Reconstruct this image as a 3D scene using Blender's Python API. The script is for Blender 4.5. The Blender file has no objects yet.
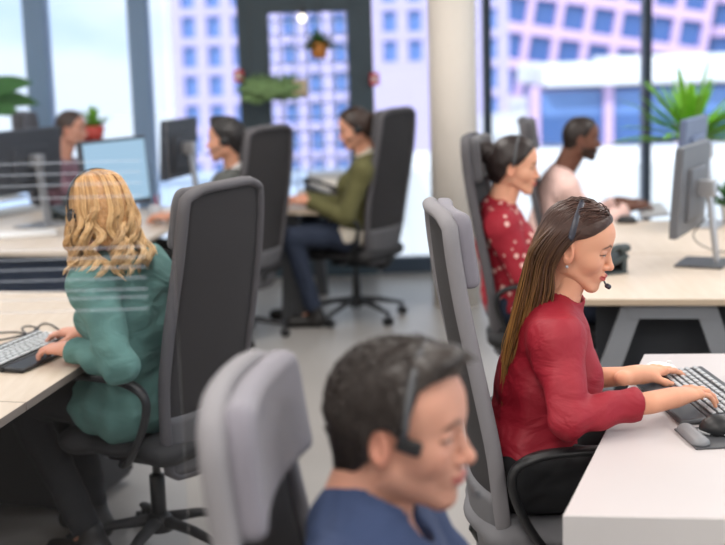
import bpy, bmesh, math, random
import numpy as np
from mathutils import Vector, Matrix
random.seed(7)
rng = np.random.default_rng(11)
SC = bpy.context.scene
COL = SC.collection
PI = math.pi
R = math.radians

# ------------------------------------------------------------------ camera
FPX, IW, IH, CAMZ = 1290.0, 725, 545, 1.67
PITCH = math.atan((272.5 - 50) / FPX)
ROLL = 0.03
_f = np.array([0, math.cos(PITCH), -math.sin(PITCH)])
_r0 = np.array([1.0, 0, 0])
_u0 = np.array([0, math.sin(PITCH), math.cos(PITCH)])
_r = math.cos(ROLL) * _r0 - math.sin(ROLL) * _u0
_u = math.cos(ROLL) * _u0 + math.sin(ROLL) * _r0
CAM = np.array([0, 0, CAMZ])


def at(px, py, Y):
    """world point seen at pixel (px, py), standing Y metres into the room"""
    d = _f + _r * (px - IW / 2) / FPX - _u * (py - IH / 2) / FPX
    return CAM + d * Y / d[1]


def onz(px, py, z):
    d = _f + _r * (px - IW / 2) / FPX - _u * (py - IH / 2) / FPX
    return CAM + d * (z - CAMZ) / d[2]


def V(*a):
    return np.array(a, dtype=float)


def nrm(v):
    v = np.asarray(v, float)
    return v / (np.linalg.norm(v) + 1e-12)


# ------------------------------------------------------------------ materials
def lin(c):
    if isinstance(c, str):
        c = [int(c[i:i + 2], 16) for i in (0, 2, 4)]
    out = []
    for v in c:
        v = v / 255.0
        out.append(v / 12.92 if v <= 0.04045 else ((v + 0.055) / 1.055) ** 2.4)
    return tuple(out) + (1.0,)


MATS = {}


def mat(name, col, rough=0.6, metal=0.0, spec=0.5, bump=0.0, bscale=200.0, vary=0.0, vscale=6.0, sheen=0.0, sss=0.0,
        tint=False, coat=0.0, folds=0.0):
    if name in MATS:
        return MATS[name]
    m = bpy.data.materials.new(name)
    m.use_nodes = True
    nt = m.node_tree
    b = nt.nodes['Principled BSDF']
    c = lin(col)
    b.inputs['Base Color'].default_value = c
    b.inputs['Roughness'].default_value = rough
    b.inputs['Metallic'].default_value = metal
    b.inputs['Specular IOR Level'].default_value = spec
    b.inputs['Coat Weight'].default_value = coat
    if sheen:
        b.inputs['Sheen Weight'].default_value = sheen
    if sss:
        b.inputs['Subsurface Weight'].default_value = sss
        b.inputs['Subsurface Radius'].default_value = (0.9, 0.35, 0.2)
        b.inputs['Subsurface Scale'].default_value = 0.012
    tc = nt.nodes.new('ShaderNodeTexCoord')
    src = None
    if tint:
        a = nt.nodes.new('ShaderNodeAttribute')
        a.attribute_name = 'tint'
        src = a.outputs['Color']
    if vary:
        n = nt.nodes.new('ShaderNodeTexNoise')
        n.inputs['Scale'].default_value = vscale
        n.inputs['Detail'].default_value = 4
        nt.links.new(tc.outputs['Object'], n.inputs['Vector'])
        mr = nt.nodes.new('ShaderNodeMapRange')
        mr.inputs[3].default_value = 1 - vary
        mr.inputs[4].default_value = 1 + vary
        nt.links.new(n.outputs['Fac'], mr.inputs[0])
        mx = nt.nodes.new('ShaderNodeMix')
        mx.data_type = 'RGBA'
        mx.blend_type = 'MULTIPLY'
        mx.inputs[0].default_value = 1.0
        mx.inputs[6].default_value = c
        if src:
            nt.links.new(src, mx.inputs[6])
        nt.links.new(mr.outputs[0], mx.inputs[7])
        src = mx.outputs[2]
    if src:
        nt.links.new(src, b.inputs['Base Color'])
    if bump:
        n2 = nt.nodes.new('ShaderNodeTexNoise')
        n2.inputs['Scale'].default_value = bscale
        n2.inputs['Detail'].default_value = 2
        nt.links.new(tc.outputs['Object'], n2.inputs['Vector'])
        bp = nt.nodes.new('ShaderNodeBump')
        bp.inputs['Strength'].default_value = bump
        bp.inputs['Distance'].default_value = 0.002
        nt.links.new(n2.outputs['Fac'], bp.inputs['Height'])
        nt.links.new(bp.outputs['Normal'], b.inputs['Normal'])
    if folds:
        n3 = nt.nodes.new('ShaderNodeTexNoise')
        n3.inputs['Scale'].default_value = 7.5
        n3.inputs['Detail'].default_value = 2.5
        n3.inputs['Distortion'].default_value = 1.6
        mpf = nt.nodes.new('ShaderNodeMapping')
        mpf.inputs['Scale'].default_value = (1.0, 1.0, 1.7)
        mpf.inputs['Rotation'].default_value = (0.3, 0.5, 0.2)
        nt.links.new(tc.outputs['Object'], mpf.inputs[0])
        nt.links.new(mpf.outputs[0], n3.inputs['Vector'])
        bf = nt.nodes.new('ShaderNodeBump')
        bf.inputs['Strength'].default_value = folds
        bf.inputs['Distance'].default_value = 0.03
        nt.links.new(n3.outputs['Fac'], bf.inputs['Height'])
        if bump:
            nt.links.new(bf.outputs['Normal'], bp.inputs['Normal'])
        else:
            nt.links.new(bf.outputs['Normal'], b.inputs['Normal'])
    MATS[name] = m
    return m


def glassmat(name, tint=(235, 242, 250), refl=0.08):
    if name in MATS:
        return MATS[name]
    m = bpy.data.materials.new(name)
    m.use_nodes = True
    nt = m.node_tree
    nt.nodes.clear()
    o = nt.nodes.new('ShaderNodeOutputMaterial')
    t = nt.nodes.new('ShaderNodeBsdfTransparent')
    t.inputs[0].default_value = lin(tint)
    g = nt.nodes.new('ShaderNodeBsdfGlossy')
    g.inputs['Roughness'].default_value = 0.02
    fr = nt.nodes.new('ShaderNodeFresnel')
    fr.inputs[0].default_value = 1.2
    mx = nt.nodes.new('ShaderNodeMixShader')
    nt.links.new(fr.outputs[0], mx.inputs[0])
    nt.links.new(t.outputs[0], mx.inputs[1])
    nt.links.new(g.outputs[0], mx.inputs[2])
    nt.links.new(mx.outputs[0], o.inputs[0])
    MATS[name] = m
    return m


def alphamat(name, col, alpha):
    if name in MATS:
        return MATS[name]
    m = mat(name, col, 0.7)
    m.node_tree.nodes['Principled BSDF'].inputs['Alpha'].default_value = alpha
    return m


def woodmat(name, c1, c2, scale=5.0):
    if name in MATS:
        return MATS[name]
    m = mat(name, c1, 0.42, spec=0.4)
    nt = m.node_tree
    b = nt.nodes['Principled BSDF']
    tc = nt.nodes.new('ShaderNodeTexCoord')
    mp = nt.nodes.new('ShaderNodeMapping')
    mp.inputs['Scale'].default_value = (scale * 5, scale * 0.5, scale * 5)
    n = nt.nodes.new('ShaderNodeTexNoise')
    n.inputs['Scale'].default_value = 1.6
    n.inputs['Detail'].default_value = 5
    cr = nt.nodes.new('ShaderNodeValToRGB')
    cr.color_ramp.elements[0].position = 0.3
    cr.color_ramp.elements[1].position = 0.7
    cr.color_ramp.elements[0].color = lin(c1)
    cr.color_ramp.elements[1].color = lin(c2)
    nt.links.new(tc.outputs['Object'], mp.inputs[0])
    nt.links.new(mp.outputs[0], n.inputs['Vector'])
    nt.links.new(n.outputs['Fac'], cr.inputs[0])
    nt.links.new(cr.outputs[0], b.inputs['Base Color'])
    return m


def emit(name, col, s):
    if name in MATS:
        return MATS[name]
    m = bpy.data.materials.new(name)
    m.use_nodes = True
    nt = m.node_tree
    nt.nodes.clear()
    o = nt.nodes.new('ShaderNodeOutputMaterial')
    e = nt.nodes.new('ShaderNodeEmission')
    e.inputs[0].default_value = lin(col)
    e.inputs[1].default_value = s
    nt.links.new(e.outputs[0], o.inputs[0])
    MATS[name] = m
    return m


# ------------------------------------------------------------------ objects
def tag(o, label=None, cat=None, group=None, kind=None):
    if label:
        o['label'] = label
    if cat:
        o['category'] = cat
    if group:
        o['group'] = group
    if kind:
        o['kind'] = kind
    return o


def empty(name, loc=(0, 0, 0), rz=0.0, label=None, cat=None, group=None):
    o = bpy.data.objects.new(name, None)
    COL.objects.link(o)
    o.location = Vector(loc)
    o.rotation_euler = (0, 0, rz)
    o.empty_display_size = 0.1
    return tag(o, label, cat, group)


def link(name, me, m, parent=None):
    o = bpy.data.objects.new(name, me)
    COL.objects.link(o)
    if m is not None:
        if isinstance(m, (list, tuple)):
            for q in m:
                me.materials.append(q)
        else:
            me.materials.append(m)
    if parent is not None:
        o.parent = parent
    return o


class MB:
    """collects shapes that become one mesh object"""

    def __init__(self):
        self.bm = bmesh.new()

    def _add(self, verts, faces, smooth=False, mi=0):
        vs = [self.bm.verts.new(tuple(v)) for v in verts]
        out = []
        for f in faces:
            try:
                fc = self.bm.faces.new([vs[i] for i in f])
                fc.smooth = smooth
                fc.material_index = mi
                out.append(fc)
            except ValueError:
                pass
        return vs, out

    def box(self, c, s, rot=None, bev=0.0, seg=2, mi=0):
        c = V(*c)
        h = V(*s) / 2
        M = np.eye(3) if rot is None else np.array(rot.to_3x3() if hasattr(rot, 'to_3x3') else rot)
        vs = []
        for x in (-1, 1):
            for y in (-1, 1):
                for z in (-1, 1):
                    vs.append(c + M @ (h * V(x, y, z)))
        fs = [(0, 1, 3, 2), (4, 6, 7, 5), (0, 4, 5, 1), (2, 3, 7, 6), (0, 2, 6, 4), (1, 5, 7, 3)]
        v, f = self._add(vs, fs, mi=mi)
        if bev > 0:
            es = list({e for q in v for e in q.link_edges})
            r = bmesh.ops.bevel(self.bm, geom=es, offset=bev, segments=seg, affect='EDGES', profile=0.5)
            for q in r['faces']:
                q.smooth = True
                q.material_index = mi
        return self

    def prism(self, pts, z0, z1, bev=0.0, mi=0):
        """extruded polygon (counter-clockwise xy)"""
        n = len(pts)
        vs = [(p[0], p[1], z0) for p in pts] + [(p[0], p[1], z1) for p in pts]
        fs = [tuple(range(n - 1, -1, -1)), tuple(range(n, 2 * n))] + [(i, (i + 1) % n, n + (i + 1) % n, n + i) for i in range(n)]
        v, f = self._add(vs, fs, mi=mi)
        if bev > 0:
            es = list({e for q in v for e in q.link_edges})
            r = bmesh.ops.bevel(self.bm, geom=es, offset=bev, segments=2, affect='EDGES', profile=0.5)
            for q in r['faces']:
                q.smooth = True
                q.material_index = mi
        return self

    def slab(self, corners, off, mi=0, bev=0.0):
        """polygon in space thickened by the vector off"""
        n = len(corners)
        off = V(*off)
        vs = [V(*c) for c in corners] + [V(*c) + off for c in corners]
        fs = [tuple(range(n - 1, -1, -1)), tuple(range(n, 2 * n))] + [(i, (i + 1) % n, n + (i + 1) % n, n + i) for i in range(n)]
        v, f = self._add(vs, fs, mi=mi)
        bmesh.ops.recalc_face_normals(self.bm, faces=f)
        if bev > 0:
            es = list({e for q in v for e in q.link_edges})
            bmesh.ops.bevel(self.bm, geom=es, offset=bev, segments=2, affect='EDGES', profile=0.5)
        return self

    def tube(self, pts, rad, n=8, ry=None, up=(0, 0, 1), caps=True, mi=0, closed=False):
        """sweep along pts; rad float or list; ry a second radius (flattened section)"""
        P = [V(*p) for p in pts]
        m = len(P)
        rad = [rad] * m if np.isscalar(rad) else list(rad)
        ry = rad if ry is None else ([ry] * m if np.isscalar(ry) else list(ry))
        rings = []
        prev = V(*up)
        for i in range(m):
            if closed:
                t = nrm(P[(i + 1) % m] - P[i - 1])
            else:
                t = nrm(P[min(i + 1, m - 1)] - P[max(i - 1, 0)])
            b = prev - t * (prev @ t)
            if np.linalg.norm(b) < 1e-4:
                b = V(1, 0, 0) - t * t[0]
                if np.linalg.norm(b) < 1e-4:
                    b = V(0, 1, 0) - t * t[1]
            b = nrm(b)
            a = np.cross(b, t)
            prev = b
            rings.append([P[i] + a * math.cos(2 * PI * k / n) * rad[i] + b * math.sin(2 * PI * k / n) * ry[i] for k in range(n)])
        vs = [v for r_ in rings for v in r_]
        fs = []
        for i in range(m if closed else m - 1):
            for k in range(n):
                j = (i + 1) % m
                fs.append((i * n + k, i * n + (k + 1) % n, j * n + (k + 1) % n, j * n + k))
        if caps and not closed:
            fs.append(tuple(range(n - 1, -1, -1)))
            fs.append(tuple((m - 1) * n + k for k in range(n)))
        self._add(vs, fs, smooth=True, mi=mi)
        return self

    def cyl(self, a, b, r1, r2=None, n=20, mi=0):
        r2 = r1 if r2 is None else r2
        a, b = V(*a), V(*b)
        d = nrm(b - a)
        e = min(0.003, min(r1, r2) * 0.3)
        return self.tube([a, a + d * e * 0.0001, b - d * e * 0.0001, b], [r1 - e, r1, r2, r2 - e], n=n, mi=mi) if False else self.tube([a, a + d * e, b - d * e, b], [r1 - e, r1, r2, r2 - e], n=n, up=(0, 1, 0) if abs(d[2]) > .9 else (0, 0, 1), mi=mi)

    def lathe(self, prof, n=28, c=(0, 0, 0), mi=0):
        vs, fs = [], []
        m = len(prof)
        for r_, z in prof:
            for k in range(n):
                a = 2 * PI * k / n
                vs.append((c[0] + r_ * math.cos(a), c[1] + r_ * math.sin(a), c[2] + z))
        for i in range(m - 1):
            for k in range(n):
                fs.append((i * n + k, i * n + (k + 1) % n, (i + 1) * n + (k + 1) % n, (i + 1) * n + k))
        fs.append(tuple(range(n - 1, -1, -1)))
        fs.append(tuple((m - 1) * n + k for k in range(n)))
        self._add(vs, fs, smooth=True, mi=mi)
        return self

    def ball(self, c, r, n=12, mi=0):
        r = (r, r, r) if np.isscalar(r) else r
        vs, fs = [], []
        for i in range(1, n):
            th = PI * i / n
            for k in range(2 * n):
                a = PI * k / n
                vs.append((c[0] + r[0] * math.sin(th) * math.cos(a), c[1] + r[1] * math.sin(th) * math.sin(a), c[2] + r[2] * math.cos(th)))
        N = 2 * n
        for i in range(n - 2):
            for k in range(N):
                fs.append((i * N + k, (i + 1) * N + k, (i + 1) * N + (k + 1) % N, i * N + (k + 1) % N))
        fs.append(tuple(range(N)))
        fs.append(tuple((n - 2) * N + k for k in range(N - 1, -1, -1)))
        self._add(vs, fs, smooth=True, mi=mi)
        return self

    def grid(self, fn, nu, nv, mi=0, smooth=True):
        vs = [fn(i / (nu - 1), j / (nv - 1)) for i in range(nu) for j in range(nv)]
        fs = [(i * nv + j, (i + 1) * nv + j, (i + 1) * nv + j + 1, i * nv + j + 1) for i in range(nu - 1) for j in range(nv - 1)]
        self._add(vs, fs, smooth=smooth, mi=mi)
        return self

    def build(self, name, m, parent=None, fix=True):
        if fix:
            bmesh.ops.recalc_face_normals(self.bm, faces=self.bm.faces)
        me = bpy.data.meshes.new(name)
        self.bm.to_mesh(me)
        self.bm.free()
        return link(name, me, m, parent)


def loft_solid(mb, fn, nu, nv, thick, mi=0):
    """closed slab from a surface fn(u,v)->(point, normal)"""
    A, B = [], []
    for i in range(nu):
        for j in range(nv):
            p, n = fn(i / (nu - 1), j / (nv - 1))
            A.append(p + n * thick / 2)
            B.append(p - n * thick / 2)
    vs = A + B
    o = nu * nv
    fs = []
    for i in range(nu - 1):
        for j in range(nv - 1):
            a, b, c, d = i * nv + j, (i + 1) * nv + j, (i + 1) * nv + j + 1, i * nv + j + 1
            fs.append((a, b, c, d))
            fs.append((o + d, o + c, o + b, o + a))
    per = [i * nv for i in range(nu)] + [(nu - 1) * nv + j for j in range(1, nv)] + [i * nv + nv - 1 for i in range(nu - 2, -1, -1)] + [j for j in range(nv - 2, 0, -1)]
    for k in range(len(per)):
        a, b = per[k], per[(k + 1) % len(per)]
        fs.append((a, o + a, o + b, b))
    mb._add(vs, fs, smooth=True, mi=mi)


def copy_tree(o, parent=None):
    c = o.copy()
    COL.objects.link(c)
    if parent is not None:
        c.parent = parent
    for ch in list(o.children):
        copy_tree(ch, c)
    return c


def smoothpath(pts, n=10):
    """catmull-rom through pts"""
    P = [V(*p) for p in pts]
    P = [2 * P[0] - P[1]] + P + [2 * P[-1] - P[-2]]
    out = []
    for i in range(1, len(P) - 2):
        for k in range(n):
            t = k / n
            a, b, c, d = P[i - 1], P[i], P[i + 1], P[i + 2]
            out.append(0.5 * ((2 * b) + (c - a) * t + (2 * a - 5 * b + 4 * c - d) * t * t + (3 * b - a - 3 * c + d) * t ** 3))
    out.append(P[-2])
    return out
# ------------------------------------------------------------------ smooth organic surfaces
def noise3(p, scale, seed=0, octs=2):
    g = np.random.default_rng(seed)
    out = 0
    a = 1.0
    for o in range(octs):
        w = g.normal(size=(5, 3)) * (2 * PI / scale) * (1.9 ** o) * 0.6
        ph = g.uniform(0, 6.28, 5)
        q = 0
        for i in range(5):
            q = q + np.sin(p @ w[i] + ph[i])
        out = out + a * q / 3.2
        a *= 0.5
    return out


class Field:
    def __init__(self, lo, hi, h):
        self.lo = V(*lo)
        self.h = h
        self.n = np.maximum(np.ceil((V(*hi) - self.lo) / h).astype(int) + 1, 4)
        self.D = np.full(self.n, 0.5, dtype=np.float64)
        self.ax = [self.lo[i] + np.arange(self.n[i]) * h for i in range(3)]

    def _win(self, blo, bhi, pad):
        pad = pad + 2.5 * self.h
        s = []
        for i in range(3):
            a = max(int(math.floor((blo[i] - pad - self.lo[i]) / self.h)), 0)
            b = min(int(math.ceil((bhi[i] + pad - self.lo[i]) / self.h)) + 1, self.n[i])
            if b <= a:
                return None, None
            s.append(slice(a, b))
        g = np.meshgrid(self.ax[0][s[0]], self.ax[1][s[1]], self.ax[2][s[2]], indexing='ij')
        return tuple(s), np.stack(g, -1)

    def _mix(self, s, d, k, sub):
        D = self.D[s]
        if sub:
            d = -d
            if k > 0:
                hh = np.maximum(k - np.abs(D - d), 0) / k
                self.D[s] = np.maximum(D, d) + hh * hh * k / 4
            else:
                self.D[s] = np.maximum(D, d)
        else:
            if k > 0:
                hh = np.maximum(k - np.abs(D - d), 0) / k
                self.D[s] = np.minimum(D, d) - hh * hh * k / 4
            else:
                self.D[s] = np.minimum(D, d)

    def rc(self, a, b, ra, rb=None, k=0.02, sub=False, clip=None, flat=None):
        rb = ra if rb is None else rb
        a, b = V(*a), V(*b)
        rm = max(ra, rb)
        s, p = self._win(np.minimum(a, b) - rm, np.maximum(a, b) + rm, k)
        if s is None:
            return self
        ba = b - a
        t = np.clip(((p - a) @ ba) / (ba @ ba + 1e-12), 0, 1)
        q = p - a - t[..., None] * ba
        if flat is not None:      # (direction, factor): squash across a direction
            fd, ff = nrm(flat[0]), flat[1]
            q = q + (q @ fd)[..., None] * fd * (1 / ff - 1)
        d = np.linalg.norm(q, axis=-1) - (ra + (rb - ra) * t)
        if clip is not None:
            for c0, cn in clip:
                d = np.maximum(d, (p - V(*c0)) @ nrm(cn))
        self._mix(s, d, k, sub)
        return self

    def ell(self, c, r, M=None, k=0.02, sub=False, clip=None):
        c, r = V(*c), (V(r, r, r) if np.isscalar(r) else V(*r))
        rm = max(r)
        s, p = self._win(c - rm, c + rm, k)
        if s is None:
            return self
        q = p - c
        if M is not None:
            q = q @ np.asarray(M)
        k0 = np.linalg.norm(q / r, axis=-1)
        k1 = np.linalg.norm(q / (r * r), axis=-1) + 1e-9
        d = k0 * (k0 - 1) / k1
        if clip is not None:
            for c0, cn in clip:
                d = np.maximum(d, (p - V(*c0)) @ nrm(cn))
        self._mix(s, d, k, sub)
        return self

    def pts(self):
        g = np.meshgrid(*self.ax, indexing='ij')
        return np.stack(g, -1)

    def cut(self, c, n, k=0.0):
        """remove what lies on the +n side"""
        d = (self.pts() - V(*c)) @ nrm(n)
        if k > 0:
            hh = np.maximum(k - np.abs(self.D - d), 0) / k
            self.D = np.maximum(self.D, d) + hh * hh * k / 4
        else:
            self.D = np.maximum(self.D, d)
        return self

    def addnoise(self, amp, scale, seed=0, octs=2, squash=None):
        m = np.abs(self.D) < 0.06
        p = np.stack([self.ax[i][np.nonzero(m)[i]] for i in range(3)], -1)
        if squash is not None:
            p = p * V(*squash)
        self.D[m] += amp * noise3(p, scale, seed, octs)
        return self

    def mesh(self):
        D = self.D
        D = np.pad(D, 1, constant_values=0.5)
        ins = D < 0
        c = [ins[i:ins.shape[0] - 1 + i, j:ins.shape[1] - 1 + j, k:ins.shape[2] - 1 + k] for i in (0, 1) for j in (0, 1) for k in (0, 1)]
        cnt = sum(x.astype(np.int8) for x in c)
        act = (cnt > 0) & (cnt < 8)
        idx = np.argwhere(act)
        vid = np.full(act.shape, -1, dtype=np.int64)
        vid[act] = np.arange(len(idx))
        S = np.zeros((len(idx), 3))
        N = np.zeros(len(idx))
        cs = [np.array((i, j, k)) for i in (0, 1) for j in (0, 1) for k in (0, 1)]
        for a in cs:
            for ax in range(3):
                if a[ax] == 0:
                    b = a.copy()
                    b[ax] = 1
                    ia, ib = idx + a, idx + b
                    da = D[ia[:, 0], ia[:, 1], ia[:, 2]]
                    db = D[ib[:, 0], ib[:, 1], ib[:, 2]]
                    m = (da < 0) != (db < 0)
                    t = np.where(m, da / np.where(m, da - db, 1), 0)
                    S += np.where(m[:, None], a + (b - a) * t[:, None], 0)
                    N += m
        P = (idx + S / np.maximum(N, 1)[:, None] - 1) * self.h + self.lo
        F = []
        for ax in range(3):
            o1, o2 = (ax + 1) % 3, (ax + 2) % 3
            sl_a = [slice(None)] * 3
            sl_b = [slice(None)] * 3
            sl_a[ax] = slice(0, -1)
            sl_b[ax] = slice(1, None)
            A, B = ins[tuple(sl_a)], ins[tuple(sl_b)]
            e = np.argwhere(A != B)
            e = e[(e[:, o1] > 0) & (e[:, o2] > 0) & (e[:, o1] < D.shape[o1] - 1) & (e[:, o2] < D.shape[o2] - 1)]
            fl = A[e[:, 0], e[:, 1], e[:, 2]]
            q = []
            for d1, d2 in ((-1, -1), (0, -1), (0, 0), (-1, 0)):
                c_ = e.copy()
                c_[:, o1] += d1
                c_[:, o2] += d2
                q.append(vid[c_[:, 0], c_[:, 1], c_[:, 2]])
            q = np.stack(q, -1)
            q[~fl] = q[~fl][:, ::-1]
            F.append(q)
        return P, np.concatenate(F)


def join(chunks):
    Ps, Fs, Cs, o = [], [], [], 0
    for ch in chunks:
        P, F = ch[0], ch[1]
        Ps.append(P)
        Fs.append(F + o)
        if len(ch) > 2:
            Cs.append(ch[2])
        o += len(P)
    return np.concatenate(Ps), np.concatenate(Fs), (np.concatenate(Cs) if Cs else None)


def npmesh(name, P, F, m, parent=None, tint=None, inv=None):
    """numpy quads -> object (world points; parent at the origin unless inv given)"""
    if inv is not None:
        P = P @ inv[0].T + inv[1]
    me = bpy.data.meshes.new(name)
    me.vertices.add(len(P))
    me.vertices.foreach_set('co', P.astype(np.float32).ravel())
    nv = F.shape[1]
    me.loops.add(F.size)
    me.loops.foreach_set('vertex_index', F.astype(np.int32).ravel())
    me.polygons.add(len(F))
    me.polygons.foreach_set('loop_start', np.arange(0, F.size, nv, dtype=np.int32))
    me.polygons.foreach_set('use_smooth', np.ones(len(F), dtype=bool))
    me.update(calc_edges=True)
    me.validate()
    if tint is not None:
        a = me.color_attributes.new('tint', 'FLOAT_COLOR', 'POINT')
        c = np.ones((len(P), 4), dtype=np.float32)
        c[:, :3] = tint
        a.data.foreach_set('color', c.ravel())
    return link(name, me, m, parent)


def strands(paths, r0, r1, n=4, cols=None):
    """thin tapered tubes along many paths (each k x 3); one colour row per path point"""
    Ps, Fs, Cs, o = [], [], [], 0
    for i, Q in enumerate(paths):
        Q = np.asarray(Q)
        m = len(Q)
        t = np.gradient(Q, axis=0)
        t /= np.linalg.norm(t, axis=1)[:, None] + 1e-9
        ref = V(0.3, 0.2, 0.9)
        a = np.cross(t, ref)
        a /= np.linalg.norm(a, axis=1)[:, None] + 1e-9
        b = np.cross(t, a)
        s = np.linspace(0, 1, m)
        ra = (r0 if np.isscalar(r0) else r0[i])
        rad = ra * np.clip(np.minimum(s * 6 + 0.35, 1), 0, 1) * (1 - s ** 2.5) + r1 * s ** 2.5
        ang = 2 * PI * np.arange(n) / n
        ring = Q[:, None, :] + rad[:, None, None] * (np.cos(ang)[None, :, None] * a[:, None, :] + np.sin(ang)[None, :, None] * b[:, None, :])
        Ps.append(ring.reshape(-1, 3))
        i0 = (np.arange(m - 1)[:, None] * n + np.arange(n)[None]).ravel()
        i1 = (np.arange(m - 1)[:, None] * n + (np.arange(n)[None] + 1) % n).ravel()
        Fs.append(np.stack([i0, i1, i1 + n, i0 + n], -1) + o)
        if cols is not None:
            Cs.append(np.repeat(cols[i], n, axis=0))
        o += m * n
    return np.concatenate(Ps), np.concatenate(Fs), (np.concatenate(Cs) if Cs else None)
# ------------------------------------------------------------------ people
def rotm(yaw, pitch=0, roll=0):
    cy, sy, cp, sp, cr, sr = math.cos(R(yaw)), math.sin(R(yaw)), math.cos(R(pitch)), math.sin(R(pitch)), math.cos(R(roll)), math.sin(R(roll))
    Z = np.array([[cy, -sy, 0], [sy, cy, 0], [0, 0, 1]])
    Y = np.array([[cp, 0, sp], [0, 1, 0], [-sp, 0, cp]])
    X = np.array([[1, 0, 0], [0, cr, -sr], [0, sr, cr]])
    return Z @ Y @ X


SKC, SKR = V(-0.008, 0, 0.036), V(0.097, 0.0765, 0.094)      # skull


def head_field(f, fem, neck_to, ears=True):
    f.ell(SKC, SKR, k=0)
    f.ell((0.030, 0, 0.055), (0.060, 0.064, 0.055), k=0.03)                     # forehead
    f.ell((0.030, 0, -0.018 if fem else -0.022), (0.054, 0.054, 0.070) if fem else (0.056, 0.058, 0.078), k=0.03)                    # face
    jw, jr = (0.041, 0.0135) if fem else (0.051, 0.020)
    for s in (-1, 1):
        f.rc((0.002, s * jw, -0.052), (0.066, s * 0.012, -0.088), jr, 0.015 if fem else 0.018, k=0.025)
        f.ell((0.052, s * 0.038, -0.018), (0.026, 0.022, 0.026), k=0.022)       # cheek
    f.ell((0.073, 0, -0.090 if fem else -0.092), (0.016, 0.018 if fem else 0.023, 0.014), k=0.018)   # chin
    f.rc((0.074, -0.028, 0.034), (0.074, 0.028, 0.034), 0.011 if fem else 0.014, k=0.018)            # brow
    f.ell((0.076, 0, -0.052), (0.019, 0.028, 0.024), k=0.018)                   # muzzle
    for s in (-1, 1):                                                           # sockets
        f.ell((0.091, s * 0.033, 0.010), (0.014, 0.020, 0.013), k=0.016, sub=True)
    f.rc((0.083, 0, 0.022), (0.103, 0, -0.021), 0.0075, 0.0095 if fem else 0.0115, k=0.010)   # nose
    f.ell((0.105, 0, -0.024), 0.0095 if fem else 0.0115, k=0.008)
    for s in (-1, 1):
        f.ell((0.094, s * 0.0125, -0.028), (0.010, 0.0075, 0.0075), k=0.006)
        f.ell((0.0705, s * 0.033, 0.011), (0.0155, 0.0165, 0.0125), k=0.003)    # eyes under their lids
        f.rc((0.083, s * 0.022, 0.0175), (0.077, s * 0.045, 0.0165), 0.0035, 0.003, k=0.006)
    f.ell((0.0955, 0, -0.0505), (0.0090, 0.021, 0.0058), k=0.005)               # lips
    f.ell((0.0935, 0, -0.0605), (0.0090, 0.018, 0.0066), k=0.005)
    f.rc((0.1055, -0.018, -0.0556), (0.1055, 0.018, -0.0556), 0.0020, k=0.003, sub=True)
    for s in (-1, 1):
        f.ell((0.1015, s * 0.0075, -0.034), (0.004, 0.003, 0.003), k=0.003, sub=True)
    if ears:
        for s in (-1, 1):
            M = rotm(s * 22, 0, 0) @ rotm(0, -10, 0)
            c = V(-0.012, s * 0.079, -0.004)
            f.ell(c, (0.019, 0.0075, 0.032), M, k=0.008)
            f.ell(c + V(-0.001, s * 0.0068, 0.003), (0.0105, 0.0062, 0.019), M, k=0.003, sub=True)
            f.ell(c + V(0.010, s * 0.001, -0.004), (0.005, 0.005, 0.008), M, k=0.004)
    nr = 0.0425 if fem else 0.056
    f.rc((-0.030, 0, -0.030), neck_to, nr, nr + 0.006, k=0.03)


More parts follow.
